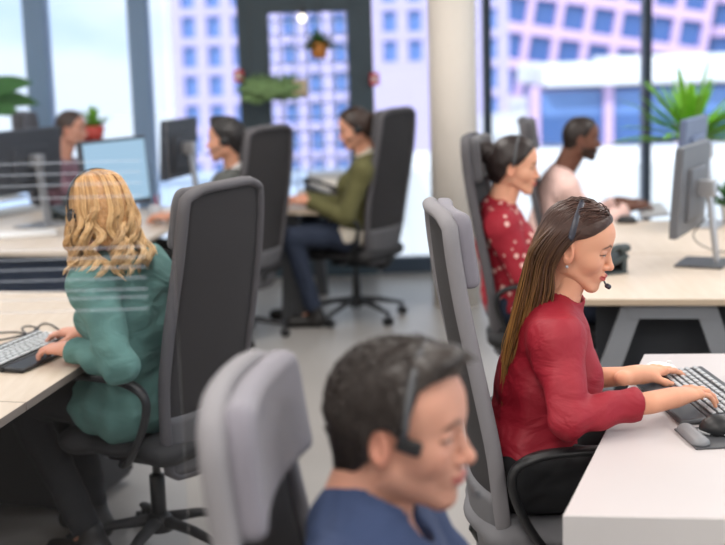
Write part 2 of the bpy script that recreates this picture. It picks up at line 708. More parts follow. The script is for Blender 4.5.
def face_tint(P, skin, lips, brow, fem, down=False, beard=None, dark_eye=(40, 26, 20)):
    sk = V(*lin(skin)[:3])
    T = np.tile(sk, (len(P), 1))
    x, y, z = P[:, 0], np.abs(P[:, 1]), P[:, 2]

    def blend(w, c):
        nonlocal T
        w = np.clip(w, 0, 1)[:, None]
        T = T * (1 - w) + V(*lin(c)[:3]) * w
    # warm cheeks, nose, ears
    red = np.exp(-(((x - 0.06) / 0.03) ** 2 + ((y - 0.04) / 0.02) ** 2 + ((z + 0.022) / 0.02) ** 2)) * 0.35
    red += np.exp(-(((x - 0.108) / 0.012) ** 2 + ((z + 0.024) / 0.012) ** 2)) * 0.3 + np.clip((y - 0.072) / 0.01, 0, 1) * (x < 0.02) * (z < 0.04) * 0.45
    T = T * (1 - red[:, None] * V(0.04, 0.30, 0.32))
    if beard is not None:
        w = np.clip((-0.032 - z) / 0.012, 0, 1) * np.clip((x + 0.01) / 0.02, 0, 1) * (z > -0.125)
        w = w * np.clip(1 - np.exp(-(((y) / 0.022) ** 2 + ((z + 0.056) / 0.008) ** 2)) * 1.2, 0, 1)
        blend(w * beard[1], beard[0])
    # lips
    r = ((y / 0.023) ** 2 + ((z + 0.0555) / (0.0105 - 0.10 * y ** 1.4)) ** 2)
    blend((1.25 - r) * 3 * (x > 0.078), lips)
    # brows
    zb = 0.034 + 0.006 * np.clip((y - 0.015) / 0.02, 0, 1) - 0.012 * np.clip((y - 0.036) / 0.015, 0, 1)
    wb = np.exp(-((z - zb) / (0.0036 if fem else 0.0042)) ** 2) * np.clip((y - 0.012) / 0.004, 0, 1) * np.clip((0.053 - y) / 0.006, 0, 1) * (x > 0.04)
    blend(wb * (0.95 if fem else 0.8), brow)
    # eyes
    ze = 0.0095 if down else 0.0115
    hh = 0.0026 if down else 0.0052
    e = ((y - 0.033) / 0.0145) ** 2 + ((z - ze) / hh) ** 2
    fr = x > 0.055
    blend((1.15 - e) * 4 * fr, (225, 218, 212))
    ir = ((y - 0.033) / 0.0060) ** 2 + ((z - ze) / 0.0060) ** 2
    blend((1.1 - ir) * 4 * (e < 1.1) * fr, dark_eye)
    lid = np.exp(-((z - (ze + hh * np.sqrt(np.clip(1 - ((y - 0.033) / 0.016) ** 2, 0, 1)))) / (0.0023 if down else 0.0017)) ** 2) * (np.abs(y - 0.034) < 0.0175) * fr
    blend(lid * (0.95 if fem else 0.8), (28, 18, 15))
    if fem:
        blend(np.exp(-((z - ze - 0.008) / 0.005) ** 2) * (np.abs(y - 0.034) < 0.018) * fr * 0.25, (110, 60, 50))
    return T


def frm(c, M, s):
    return lambda P: (P * s) @ M.T + V(*c)


def hand_chunk(W, d, n, side, curl=(14, 32, 24), spread=1.0, h=0.0028, s=1.0, E=None, fr=0.026, thumb=(0.55, 0.75, -0.35), each=None):
    d = nrm(d)
    n = nrm(V(*n) - d * (V(*n) @ d))
    t = np.cross(n, d) * (1 if side == 'R' else -1)
    W = V(*W)

    def w(x, y, z):
        return W + (d * x + t * y + n * z) * s
    lo = np.minimum(W - 0.12, W + d * 0.2 - 0.12)
    hi = np.maximum(W + 0.12, W + d * 0.2 + 0.12)
    if E is not None:
        lo, hi = np.minimum(lo, V(*E) - 0.06), np.maximum(hi, V(*E) + 0.06)
    f = Field(lo, hi, h)
    if E is not None:
        f.rc(E, w(-0.01, 0, 0), 0.038, fr, k=0)
        f.rc(w(-0.06, 0, 0), w(0.012, 0, 0), fr * 1.02, fr * 0.98, k=0.02, flat=(n, 0.86))
    f.rc(w(-0.02, 0, 0), w(0.03, 0, 0), fr * 0.9 * s, 0.026 * s, k=0.015, flat=(n, 0.8))
    bases = [(0.090, 0.031, 0.0), (0.093, 0.0105, 0.003), (0.089, -0.0105, 0.002), (0.081, -0.030, -0.003)]
    lens = [(0.040, 0.025, 0.020), (0.044, 0.029, 0.021), (0.040, 0.027, 0.021), (0.031, 0.020, 0.018)]
    for i, (b, l) in enumerate(zip(bases, lens)):
        f.rc(w(0.012, b[1] * 0.45, -0.003), w(b[0], b[1], b[2] - 0.003), 0.0165 * s, 0.0112 * s, k=0.016)
        f.ell(w(b[0], b[1], b[2] + 0.001), 0.0100 * s, k=0.006)
        cu = curl if each is None else each[i]
        ang = 0
        p = w(*b)
        sp = R((1.5 - i) * 5.0 * spread)
        dd = d * math.cos(sp) + t * math.sin(sp)
        rr = [0.0092, 0.0082, 0.0074, 0.0060]
        if i == 3:
            rr = [q * 0.86 for q in rr]
        for j in range(3):
            ang += R(cu[j])
            q = p + (dd * math.cos(ang) - n * math.sin(ang)) * l[j] * s
            f.rc(p, q, rr[j] * s, rr[j + 1] * s, k=0.004)
            p = q
    f.rc(w(0.012, 0.016, -0.006), w(0.045, 0.034, -0.012), 0.0175 * s, 0.0135 * s, k=0.012)
    p = w(0.040, 0.032, -0.012)
    td = d * thumb[0] + t * thumb[1] + n * thumb[2]
    for j, (l, r0, r1) in enumerate(((0.036, 0.0125, 0.0105), (0.030, 0.0105, 0.0072))):
        q = p + nrm(td) * l * s
        f.rc(p, q, r0 * s, r1 * s, k=0.006)
        p = q
        td = td + d * 0.45 - t * 0.25
    return f.mesh()


def limb_ik(S, W, a, b, hint):
    S, W = V(*S), V(*W)
    L = np.linalg.norm(W - S)
    if L > (a + b) * 0.995:
        k = L / ((a + b) * 0.995)
        a, b = a * k, b * k
    u = (W - S) / L
    x = (a * a - b * b + L * L) / (2 * L)
    hh = math.sqrt(max(a * a - x * x, 0))
    hv = V(*hint) - u * (V(*hint) @ u)
    return S + u * x + nrm(hv) * hh


class Person:
    pass


def torso_prims(f, p, g):
    """pelvis, belly, chest and shoulders thickened by g"""
    P, N, fx, ly = p.P, p.N, p.fx, p.ly
    t = nrm(N - P)
    xx = nrm(np.cross(ly, t))
    M = np.stack([xx, ly, t], 1)
    w = p.w
    f.ell(P + t * 0.02, (0.122 * w + g, 0.172 * w + g, 0.125 + g), M, k=0.05)
    f.ell(P + (N - P) * 0.40, (0.098 * w + g, (0.128 if p.fem else 0.15) * w + g, 0.15 + g), M, k=0.08)
    f.ell(P + (N - P) * 0.68 + xx * 0.005, (0.105 * w + g, (0.142 if p.fem else 0.165) * w + g, 0.17 + g), M, k=0.07)
    f.rc(p.SR, p.SL, 0.050 * w + g, k=0.06)
    for S in (p.SR, p.SL):
        f.rc(N + t * 0.015, S, 0.045 + g * 0.7, 0.050 * w + g, k=0.05)
    if p.fem:
        for s in (-1, 1):
            f.ell(P + (N - P) * 0.62 + xx * (0.082 + g) + ly * s * 0.066, (0.058 + p.bust, 0.062 + p.bust, 0.066 + p.bust), M, k=0.045)


def make_person(label, yaw, P, N, H, hyaw, hpitch=0, hroll=0, fem=False, s=1.0, w=1.0, sw=None, WR=None, WL=None, ER=None, EL=None,
                handR=None, handL=None, cuffR=0.98, cuffL=0.98, KR=None, KL=None, AR=None, AL=None, skin=(220, 170, 140), lips=None, brow=(40, 28, 22),
                shirt=None, pants=None, shoe=None, res=0.0024, cres=0.006, hh=0.0028, down=False, beard=None, collar=0.05, hem=-0.10, shirt_name='shirt',
                wr_amp=0.004, bust=0.0, drape=0.0, sleeve=0.0, curlR=None, curlL=None, neck_open=0.0, shoes=True, sh_off=(0, 0, 0), thumbR=None, thumbL=None):
    p = Person()
    p.P, p.N, p.H, p.fem, p.w = V(*P), V(*N), V(*H), fem, w
    p.fx = V(math.cos(R(yaw)), math.sin(R(yaw)), 0)
    p.ly = V(-p.fx[1], p.fx[0], 0)
    sw = sw or (0.158 if fem else 0.185)
    t = nrm(p.N - p.P)
    so = V(*sh_off)
    p.bust = bust
    p.SR = p.N - t * 0.055 - p.ly * sw + p.fx * 0.01 + so
    p.SL = p.N - t * 0.055 + p.ly * sw + p.fx * 0.01 + so
    hint = V(0, 0, -1) - p.fx * 0.25
    p.WR = V(*WR) if WR is not None else p.SR + p.fx * 0.3 - V(0, 0, 0.35)
    p.WL = V(*WL) if WL is not None else p.SL + p.fx * 0.3 - V(0, 0, 0.35)
    p.ER = V(*ER) if ER is not None else limb_ik(p.SR, p.WR, 0.29, 0.25, hint - p.ly * 0.25)
    p.EL = V(*EL) if EL is not None else limb_ik(p.SL, p.WL, 0.29, 0.25, hint + p.ly * 0.25)
    p.M = rotm(hyaw, hpitch, hroll)
    p.s = s
    p.KR = V(*KR) if KR is not None else p.P + p.fx * 0.44 - p.ly * 0.11 - V(0, 0, 0.01)
    p.KL = V(*KL) if KL is not None else p.P + p.fx * 0.44 + p.ly * 0.11 - V(0, 0, 0.01)
    p.AR = V(*AR) if AR is not None else V(*(p.KR - p.fx * 0.03)[:2], 0.09)
    p.AL = V(*AL) if AL is not None else V(*(p.KL - p.fx * 0.03)[:2], 0.09)
    base = V(p.P[0], p.P[1], 0)
    root = empty('person', base, 0, label, 'person')
    p.root, p.base = root, base
    back = (np.eye(3), -base)
    # --- body
    lips = lips or tuple(int(a * b) for a, b in zip(skin, (0.82, 0.58, 0.56)))
    chunks = []
    nl = (p.M.T @ (p.N + t * 0.01 - p.H)) / s
    f = Field((-0.13, -0.11, min(-0.19, nl[2] - 0.07)), (0.14, 0.11, 0.15), res)
    f.lo = np.minimum(f.lo, nl - 0.08)
    f = Field(f.lo, np.maximum((0.14, 0.11, 0.15), nl + 0.08), res)
    head_field(f, fem, nl)
    Pv, Fv = f.mesh()
    T = face_tint(Pv, skin, lips, brow, fem, down, beard)
    chunks.append((frm(p.H, p.M, s)(Pv), Fv, T))
    sk = V(*lin(skin)[:3])
    allp = np.stack([p.P, p.N, p.SR, p.SL, p.KR, p.KL, p.AR, p.AL, p.ER, p.EL])
    f = Field(allp.min(0) - 0.22, allp.max(0) + 0.22, 0.012)
    torso_prims(f, p, -0.014)
    f.rc(p.N - t * 0.05, p.H - V(0, 0, 0.05), 0.045, 0.04, k=0.03)
    for a, b in ((p.SR, p.ER), (p.SL, p.EL)):
        f.rc(a, b, 0.042, 0.034, k=0.02)
    for sgn, K, A in ((-1, p.KR, p.AR), (1, p.KL, p.AL)):
        f.rc(p.P + p.ly * sgn * 0.09, K, 0.072, 0.048, k=0.03)
        f.rc(K, A, 0.046, 0.034, k=0.02)
        f.rc(A, A + p.fx * 0.10 - V(0, 0, 0.05), 0.03, 0.022, k=0.01)
    Pv, Fv = f.mesh()
    chunks.append((Pv, Fv, np.tile(sk, (len(Pv), 1))))
    for side, W, E, hd, cu, th in (('R', p.WR, p.ER, handR, curlR, thumbR), ('L', p.WL, p.EL, handL, curlL, thumbL)):
        d, n = hd if hd is not None else (nrm((W - E) * V(1, 1, 0.1)), (0, 0, 1))
        kw = dict(curl=cu) if cu else {}
        if th:
            kw['thumb'] = th
        if cu is not None and isinstance(cu[0], (tuple, list)):
            kw = dict(each=cu, **({'thumb': th} if th else {}))
        Pv, Fv = hand_chunk(W, d, n, side, h=hh, E=E, s=0.94 if fem else 1.03, fr=0.0235 if fem else 0.0275, **kw)
        chunks.append((Pv, Fv, np.tile(sk * V(1, 0.95, 0.93), (len(Pv), 1))))
    Pv, Fv, T = join(chunks)
    body = npmesh('body', Pv, Fv, mat('skin', (220, 170, 140), 0.5, spec=0.35, sss=0.12, tint=True), root, T, back)
    # --- shirt
    ap = np.stack([p.P, p.N, p.SR, p.SL, p.WR, p.WL, p.ER, p.EL])
    f = Field(ap.min(0) - 0.24, ap.max(0) + 0.2, cres)
    torso_prims(f, p, 0.006)
    if drape:
        for sgn, K in ((-1, p.KR), (1, p.KL)):
            f.rc(p.P + p.ly * sgn * 0.088, p.P + p.ly * sgn * 0.088 + (K - p.P - p.ly * sgn * 0.088) * drape, 0.106 * w, 0.098, k=0.05)
    hm = p.P + t * hem
    f.D = np.maximum(f.D, (hm - f.pts()) @ t)
    for S, E, W, c in ((p.SR, p.ER, p.WR, cuffR), (p.SL, p.EL, p.WL, cuffL)):
        C = E + (W - E) * c
        ax = nrm(W - E)
        f.rc(S, E, (0.057 if fem else 0.062) * w + sleeve, (0.047 if fem else 0.050) + sleeve, k=0.035)
        f.rc(E, C, (0.046 if fem else 0.050) + sleeve, (0.032 if fem else 0.040) + sleeve * 0.8 + 0.010 * (1 - c), k=0.012, clip=[(C, ax)])
        if c > 0.5:
            f.rc(C - ax * 0.045, C + ax * 0.01, (0.0325 if fem else 0.042) + sleeve * 0.8, k=0.004, clip=[(C, ax), (C - ax * 0.045, -ax)])
    f.addnoise(wr_amp, 0.16, 3, 2, squash=(1, 1, 1.6))
    f.addnoise(wr_amp * 0.35, 0.07, 5, 1, squash=(0.6, 0.6, 1.6))
    nu = nrm(p.H - V(0, 0, 0.06) - p.N)
    if collar:
        c0 = p.N + nu * (-0.02)
        f.rc(c0, p.N + nu * collar, 0.072 if not fem else 0.066, 0.069 if not fem else 0.063, k=0.012, clip=[(p.N + nu * collar + p.fx * 0.02, nu - p.fx * 0.25)])
    f.rc(p.N + nu * (-0.005) + p.fx * 0.004, p.N + nu * 0.16, 0.0515 if fem else 0.062, k=0.002, sub=True)
    if neck_open:
        f.ell(p.N + p.fx * 0.085 - V(0, 0, 0.01), (0.035, 0.035, neck_open), k=0.01, sub=True)
    Pv, Fv = f.mesh()
    p.shirt = npmesh(shirt_name, Pv, Fv, shirt, root, None, back)
    # --- trousers and shoes
    lp = np.stack([p.P, p.KR, p.KL, p.AR, p.AL])
    f = Field(lp.min(0) - 0.22, lp.max(0) + 0.2, cres * 1.25)
    ly = p.ly
    xx = nrm(np.cross(ly, t))
    M = np.stack([xx, ly, t], 1)
    f.ell(p.P + t * 0.0, (0.126 * w, 0.174 * w, 0.125), M, k=0)
    for sgn, K, A in ((-1, p.KR, p.AR), (1, p.KL, p.AL)):
        f.rc(p.P + ly * sgn * 0.088, K, 0.090 * w, 0.064, k=0.04)
        C = A + (K - A) * 0.06
        f.rc(K, C, 0.064, 0.052, k=0.02, clip=[(C, nrm(A - K))])
    f.addnoise(0.005, 0.12, 8, 2)
    Pv, Fv = f.mesh()
    npmesh('trousers', Pv, Fv, pants, root, None, back)
    if shoes:
        for sgn, A in ((-1, p.AR), (1, p.AL)):
            ff = nrm(p.fx + ly * sgn * 0.12)
            a0 = V(A[0], A[1], 0.0)
            f = Field(a0 - 0.2, a0 + V(0.26, 0.26, 0.2) + np.abs(ff) * 0.05, 0.006)
            f.rc(a0 - ff * 0.03 + V(0, 0, 0.045), a0 + ff * 0.15 + V(0, 0, 0.034), 0.042, 0.036, k=0)
            f.rc(a0 - ff * 0.01 + V(0, 0, 0.04), A + V(0, 0, 0.02), 0.045, 0.044, k=0.03)
            f.cut((0, 0, 0.004), (0, 0, -1))
            Pv, Fv = f.mesh()
            npmesh('shoe', Pv, Fv, shoe, root, None, back)
    return p


# --- hair ---------------------------------------------------------------
def lut(z, tab):
    zs = [a for a, b in tab][::-1]
    xs = [b for a, b in tab][::-1]
    return np.interp(z, zs, xs)


HL_MAN = [(0.16, 0.12), (0.115, 0.084), (0.092, 0.074), (0.075, 0.058), (0.045, 0.042), (0.02, 0.020), (0.0, 0.006), (-0.025, 0.0), (-0.03, -0.03), (-0.055, -0.05), (-0.085, -0.075)]
HL_SHAVED = [(0.16, 0.12), (0.115, 0.078), (0.09, 0.064), (0.07, 0.046), (0.045, 0.036), (0.02, 0.016), (0.0, 0.004), (-0.02, -0.004), (-0.03, -0.03), (-0.055, -0.05), (-0.085, -0.075)]
HL_BACK = [(0.16, 0.12), (0.115, 0.078), (0.092, 0.066), (0.07, 0.048), (0.045, 0.030), (0.02, 0.012), (0.0, -0.012), (-0.02, -0.030), (-0.06, -0.05), (-0.10, -0.07)]


def cap_field(tab, infl, low=-0.08, h=0.0028, extra=None, amp=0.002, seed=2, earcut=True, k=0.01, top=0.0, width=0.0):
    f = Field((-0.17, -0.13, -0.16), (0.15, 0.13, 0.20), h)
    f.ell(SKC + V(0, 0, top * 0.5), SKR + infl + V(0, width, top), k=0)
    f.ell((0.028, 0, 0.058), V(0.060, 0.064, 0.055) + infl + V(0, 0, top), k=0.03)
    f.rc((-0.035, 0, 0.0), (-0.042, 0, low), 0.060 + infl, 0.046 + infl, k=0.03)
    if extra:
        extra(f)
    f.addnoise(amp, 0.03, seed, 3, squash=(0.5, 1.6, 1.0))
    p = f.pts()
    d = (p[..., 0] - lut(p[..., 2], tab)) * 0.75
    d = np.maximum(d, low - p[..., 2])
    hh = np.maximum(k - np.abs(f.D - d), 0) / k
    f.D = np.maximum(f.D, d) + hh * hh * k / 4
    if earcut:
        for s in (-1, 1):
            f.ell((-0.006, s * 0.085, -0.008), (0.024, 0.024, 0.036), k=0.006, sub=True)
    return f


def hair_mesh(p, name, chunks, m):
    """chunks already in world space"""
    P, F, T = join(chunks)
    return npmesh(name, P, F, m, p.root, T, (np.eye(3), -p.base))


def to_world(p, Q):
    return (np.asarray(Q) * p.s) @ p.M.T + p.H


def on_skull(dirs, infl):
    d = dirs / np.linalg.norm(dirs, axis=-1, keepdims=True)
    r = SKR + infl
    k = 1 / np.sqrt(((d / r) ** 2).sum(-1, keepdims=True))
    return SKC + d * k


def headset(p, label, mats, side='L', ears='LR', boom=True, band=True, lift=0.010, tilt=8, band_x=-0.004, low=0.012, lifty=0.0, boom_end=(0.108, 0.026, -0.066), pad_r=0.030, bw=0.009, group=None):
    """built in the head's own frame; an object of its own resting on the head"""
    root = empty('headset', tuple(p.H), 0, label, 'headset', group)

    def L(q):
        return (np.asarray(q) * p.s) @ p.M.T
    black, foam = mats
    if band:
        pts = []
        for i in range(25):
            a = PI * (i / 24.0) * 0.98 + 0.01 * PI
            y, z = math.cos(a) * (SKR[1] + lift + lifty + 0.004), math.sin(a) * (SKR[2] + lift + 0.002) + 0.034
            x = band_x + z * math.tan(R(tilt))
            pts.append((x, y, z))
        lo = [(pts[0][0] - 0.002, pts[0][1], low)]
        hi = [(pts[-1][0] - 0.002, pts[-1][1], low)]
        mb = MB()
        mb.tube([L(q) for q in lo + pts + hi], 0.0022, n=8, ry=bw, up=L((1, 0, 0)))
        mb.build('headband', black, root)
    for e in ears:
        s = 1 if e == 'L' else -1
        c = V(-0.006, s * (0.085 + lifty), 0.004)
        mb = MB()
        mb.tube([L(c + V(0, s * q, 0)) for q in (-0.004, 0.0, 0.006, 0.012)], [pad_r * .9, pad_r, pad_r, pad_r * .86], n=24, up=L((1, 0, 0)))
        mb.build('ear_cushion', foam, root)
        mb = MB()
        mb.tube([L(c + V(0, s * q, 0)) for q in (0.011, 0.018, 0.021)], [pad_r * .72, pad_r * .7, pad_r * .5], n=20, up=L((1, 0, 0)))
        mb.build('ear_cap', black, root)
    if boom:
        s = 1 if side == 'L' else -1
        be = V(*boom_end)
        pts = smoothpath([(0.0, s * (0.098 + lifty), -0.006), (0.03, s * (0.096 + lifty), -0.030), (0.075, s * 0.070, -0.055), be + V(-0.008, s * 0.012, 0.002), be], 8)
        mb = MB()
        mb.tube([L(q) for q in pts], 0.0024, n=8)
        mb.build('microphone_boom', black, root)
        mb = MB()
        d = nrm(pts[-1] - pts[-4])
        mb.tube([L(be - d * 0.008), L(be - d * 0.004), L(be + d * 0.008), L(be + d * 0.013)], [0.004, 0.0065, 0.0065, 0.003], n=14)
        mb.build('microphone_tip', black, root)
    return root
# ------------------------------------------------------------------ office chair
def interp_path(tab, t):
    ts = [a[0] for a in tab]
    return np.array([np.interp(t, ts, [a[i] for a in tab]) for i in range(1, len(tab[0]))])


# height fraction -> x (side profile) and half width of the back
BACKP = [(0.0, -0.215, 0.150), (0.08, -0.232, 0.185), (0.2, -0.246, 0.212), (0.35, -0.258, 0.228), (0.55, -0.290, 0.230), (0.75, -0.322, 0.222), (0.9, -0.338, 0.212), (1.0, -0.342, 0.200)]
BZ0, BZ1 = 0.34, 1.28


def back_pt(u, v, grow=0.0):
    """u -1..1 across, v 0..1 up"""
    e = smooth_back(v)
    x, hw = e
    hw = hw + grow
    k = 1.0
    if v > 0.93:
        k = math.sqrt(max(1 - ((v - 0.93) / 0.07) ** 2 * 0.30, 0))
    p = V(x + (0.045 - 0.027 * v) * u * u, u * hw * k, BZ0 + (BZ1 - BZ0) * v)
    return p


def smooth_back(v):
    a = interp_path(BACKP, max(min(v - 0.04, 1), 0))
    b = interp_path(BACKP, max(min(v, 1), 0))
    c = interp_path(BACKP, max(min(v + 0.04, 1), 0))
    return (a + b + c) / 3


def back_nrm(u, v):
    d = 0.01
    a = back_pt(min(u + d, 1), v) - back_pt(max(u - d, -1), v)
    b = back_pt(u, min(v + d, 1)) - back_pt(u, max(v - d, 0))
    return nrm(np.cross(a, b))


def make_chair(loc, face, label, mm, top=1.28, rest=0.0, base_rot=0.0, arms=True, group=None):
    """mm: frame, mesh, shell, pad, plastic, metal"""
    root = empty('office_chair', (loc[0], loc[1], 0), R(face), label, 'chair', group)
    dz = top - 1.28
    fr, ms, sh, pad, pl, me = mm[:6]
    # back: woven panel
    mb = MB()
    loft_solid(mb, lambda u, v: (lambda U, W_: (back_pt(U * 0.96, W_), back_nrm(U * 0.96, W_)))(2 * u - 1, 0.20 + 0.78 * v), 13, 26, 0.006)
    o = mb.build('mesh_panel', ms, root)
    o.location.z = dz
    mb = MB()
    loft_solid(mb, lambda u, v: (lambda U, W_: (back_pt(U * 0.97, W_) + V(-0.004, 0, 0), back_nrm(U, W_)))(2 * u - 1, 0.01 + 0.215 * v), 13, 10, 0.026)
    o = mb.build('lumbar_shell', sh, root)
    o.location.z = dz
    # frame hoop
    ring = [back_pt(-1, v) for v in np.linspace(0.02, 0.955, 22)]
    ring += [back_pt(u, 0.985 - 0.03 * abs(u) ** 6) for u in np.linspace(-0.93, 0.93, 11)]
    ring += [back_pt(1, v) for v in np.linspace(0.955, 0.02, 22)]
    ring += [back_pt(u, 0.0) for u in np.linspace(0.85, -0.85, 7)]
    mb = MB()
    mb.tube(ring, 0.016, n=10, ry=0.021, up=(1, 0, 0), closed=True)
    o = mb.build('back_frame', fr, root)
    o.location.z = dz
    # head rest: a pad on the front at the top
    mb = MB()

    def hp(u, v):
        U, W_ = (2 * u - 1) * 1.0, 0.795 + 0.195 * v
        return back_pt(U, W_) + V(0.038, 0, 0), back_nrm(U, W_)
    loft_solid(mb, hp, 12, 8, 0.046)
    bmesh.ops.recalc_face_normals(mb.bm, faces=mb.bm.faces)
    o = mb.build('headrest', pad, root)
    o.location.z = dz + rest
    md = o.modifiers.new('round', 'BEVEL')
    md.width = 0.018
    md.segments = 4
    md.angle_limit = R(50)
    # seat
    f = Field((-0.33, -0.32, 0.36), (0.33, 0.32, 0.54), 0.009)
    for x in (-0.17, 0.17):
        f.rc((x, -0.17, 0.435), (x, 0.17, 0.435), 0.075, k=0.03, flat=((0, 0, 1), 0.62))
    f.ell((0, 0, 0.435), (0.27, 0.25, 0.052), k=0.04)
    P, F = f.mesh()
    npmesh('seat', P, F, mm[6] if len(mm) > 6 else sh, root)
    mb = MB()
    mb.box((-0.02, 0, 0.372), (0.30, 0.20, 0.05), bev=0.015)
    mb.tube(smoothpath([(-0.08, 0, 0.36), (-0.20, 0, 0.345), (-0.245, 0, 0.40)], 6), 0.03, n=8, ry=0.018)
    mb.build('mechanism', pl, root)
    mb = MB()
    mb.cyl((0, 0, 0.27), (0, 0, 0.36), 0.014)
    mb.cyl((0, 0, 0.13), (0, 0, 0.285), 0.026)
    mb.build('gas_column', pl, root)
    mb = MB()
    mb.lathe([(0.028, 0.085), (0.048, 0.09), (0.046, 0.135), (0.032, 0.15)], n=20)
    mb.build('base_hub', pl, root)
    for k in range(5):
        a = R(base_rot + 72 * k)
        d = V(math.cos(a), math.sin(a), 0)
        s = V(-d[1], d[0], 0)
        mb = MB()
        mb.tube([d * 0.035 + V(0, 0, 0.125), d * 0.15 + V(0, 0, 0.112), d * 0.30 + V(0, 0, 0.078), d * 0.315 + V(0, 0, 0.074)], [0.024, 0.021, 0.016, 0.012], n=10, ry=[0.02, 0.016, 0.011, 0.008])
        lg = mb.build('leg', me, root)
        mb = MB()
        c = d * 0.305
        for q in (-1, 1):
            mb.cyl(c + s * q * 0.008 + V(0, 0, 0.028), c + s * q * 0.026 + V(0, 0, 0.028), 0.027, n=18)
        mb.cyl(c + V(0, 0, 0.03), c + V(0, 0, 0.075), 0.008, n=10)
        mb.build('caster', pl, lg)
    if arms:
        for s in (-1, 1):
            y = s * 0.275
            mb = MB()
            pth = smoothpath([(0.20, y, 0.672), (0.10, y, 0.682), (-0.02, y, 0.684), (-0.12, y, 0.676), (-0.178, y, 0.645), (-0.185, y, 0.59), (-0.15, y * 0.99, 0.50), (-0.09, y * 0.95, 0.415), (-0.02, y * 0.72, 0.383)], 6)
            n = len(pth)
            wy = [0.026 if i < n * 0.40 else (0.026 - 0.010 * min((i - n * 0.40) / 6, 1)) for i in range(n)]
            mb.tube(pth, wy, n=10, ry=[0.012] * n, up=(0, 0, 1))
            mb.build('armrest', pl, root)
    return root


# ------------------------------------------------------------------ screens, desks, desk things
def make_monitor(loc, face, label, w=0.52, h=0.32, zc=0.40, body=None, scr=None, stand=None, tilt=6, group=None, depth=0.035, foot=None):
    """loc on the desk top; the screen faces +X turned by face"""
    root = empty('computer_monitor', loc, R(face), label, 'monitor', group)
    T = rotm(0, -tilt, 0)
    c = V(0.06, 0, zc)
    mb = MB()
    mb.box(c, (depth, w, h), T, bev=0.008, seg=3)
    mb.box(c + T @ V(-0.02, 0, -0.02), (0.03, w * 0.55, h * 0.6), T, bev=0.012)
    cs = mb.build('casing', body, root)
    mb = MB()
    mb.box(c + T @ V(depth / 2 + 0.001, 0, 0.006), (0.004, w - 0.03, h - 0.045), T)
    mb.build('screen', scr, root)
    mb = MB()
    mb.slab([(-0.065, -0.028, 0.0), (-0.065, 0.028, 0.0), (-0.020, 0.028, zc + 0.03), (-0.020, -0.028, zc + 0.03)], (0.018, 0, 0), bev=0.003)
    mb.box((0.0, 0, zc), (0.09, 0.06, 0.07), bev=0.008)
    mb.build('stand', stand, root)
    mb = MB()
    mb.box((0.0, 0, 0.006), (0.20, 0.24, 0.012), bev=0.005)
    mb.build('foot', foot or stand, root)
    return root


def make_keyboard(loc, face, label, body, keys, rest=None, L=0.44, Wd=0.15, slope=5, group=None, z=0):
    """long axis along local Y, the typist sits on the -X side"""
    root = empty('keyboard', loc, R(face), label, 'keyboard', group)
    T = rotm(0, -slope, 0)
    mb = MB()
    mb.box((0.0, 0, 0.016), (Wd, L, 0.018), T, bev=0.005)
    mb.build('case', body, root)
    mb = MB()
    rows = [(-0.055, 7), (-0.0355, 12), (-0.0165, 13), (0.0025, 14), (0.0215, 14), (0.046, 14)]
    for x, n in rows:
        pitch = (L - 0.02) / n
        for i in range(n):
            y = -(L - 0.02) / 2 + (i + 0.5) * pitch
            wk = pitch - 0.0075
            p = T @ V(x * Wd / 0.15, y, 0.0125) + V(0, 0, 0.016)
            mb.box(p, (0.0122, wk, 0.006), T, bev=0.0018, seg=1)
    mb.build('keys', keys, root)
    if rest is not None:
        mb = MB()
        mb.box((-Wd / 2 - 0.036, 0, 0.009), (0.072, L, 0.014), rotm(0, -3, 0), bev=0.006)
        mb.build('palm_rest', rest, root)
    return root


def make_mouse(loc, face, label, body, side=None, s=1.0, group=None):
    root = empty('computer_mouse', loc, R(face), label, 'mouse', group)
    f = Field((-0.075, -0.05, -0.005), (0.075, 0.05, 0.055), 0.0032)
    f.ell((0.0, 0, 0.010), (0.056 * s, 0.032 * s, 0.026 * s), k=0)
    f.ell((-0.018, 0, 0.012), (0.034 * s, 0.031 * s, 0.027 * s), k=0.015)
    f.cut((0, 0, 0.001), (0, 0, -1))
    P, F = f.mesh()
    npmesh('shell', P, F, body, root)
    mb = MB()
    mb.cyl((0.027, -0.004, 0.030), (0.027, 0.004, 0.030), 0.009, n=14)
    mb.build('scroll_wheel', side or body, root)
    if side is not None:
        f = Field((-0.075, -0.055, -0.005), (0.075, 0.055, 0.055), 0.0032)
        f.ell((0.0, 0, 0.006), (0.059 * s, 0.035 * s, 0.014 * s), k=0)
        f.cut((0, 0, 0.0005), (0, 0, -1))
        P, F = f.mesh()
        npmesh('side_grip', P, F, side, root)
    return root


def frustum_leg(mb, a, b, w, d, ax):
    """a straight bar of section w x d between two points; ax = width direction"""
    a, b, ax = V(*a), V(*b), nrm(ax)
    t = nrm(b - a)
    n = nrm(np.cross(t, ax))
    ax = np.cross(n, t)
    A = [a + ax * i * w / 2 + n * j * d / 2 for i, j in ((-1, -1), (1, -1), (1, 1), (-1, 1))]
    B = [b + ax * i * w / 2 + n * j * d / 2 for i, j in ((-1, -1), (1, -1), (1, 1), (-1, 1))]
    mb._add(A + B, [(3, 2, 1, 0), (4, 5, 6, 7), (0, 1, 5, 4), (1, 2, 6, 5), (2, 3, 7, 6), (3, 0, 4, 7)])


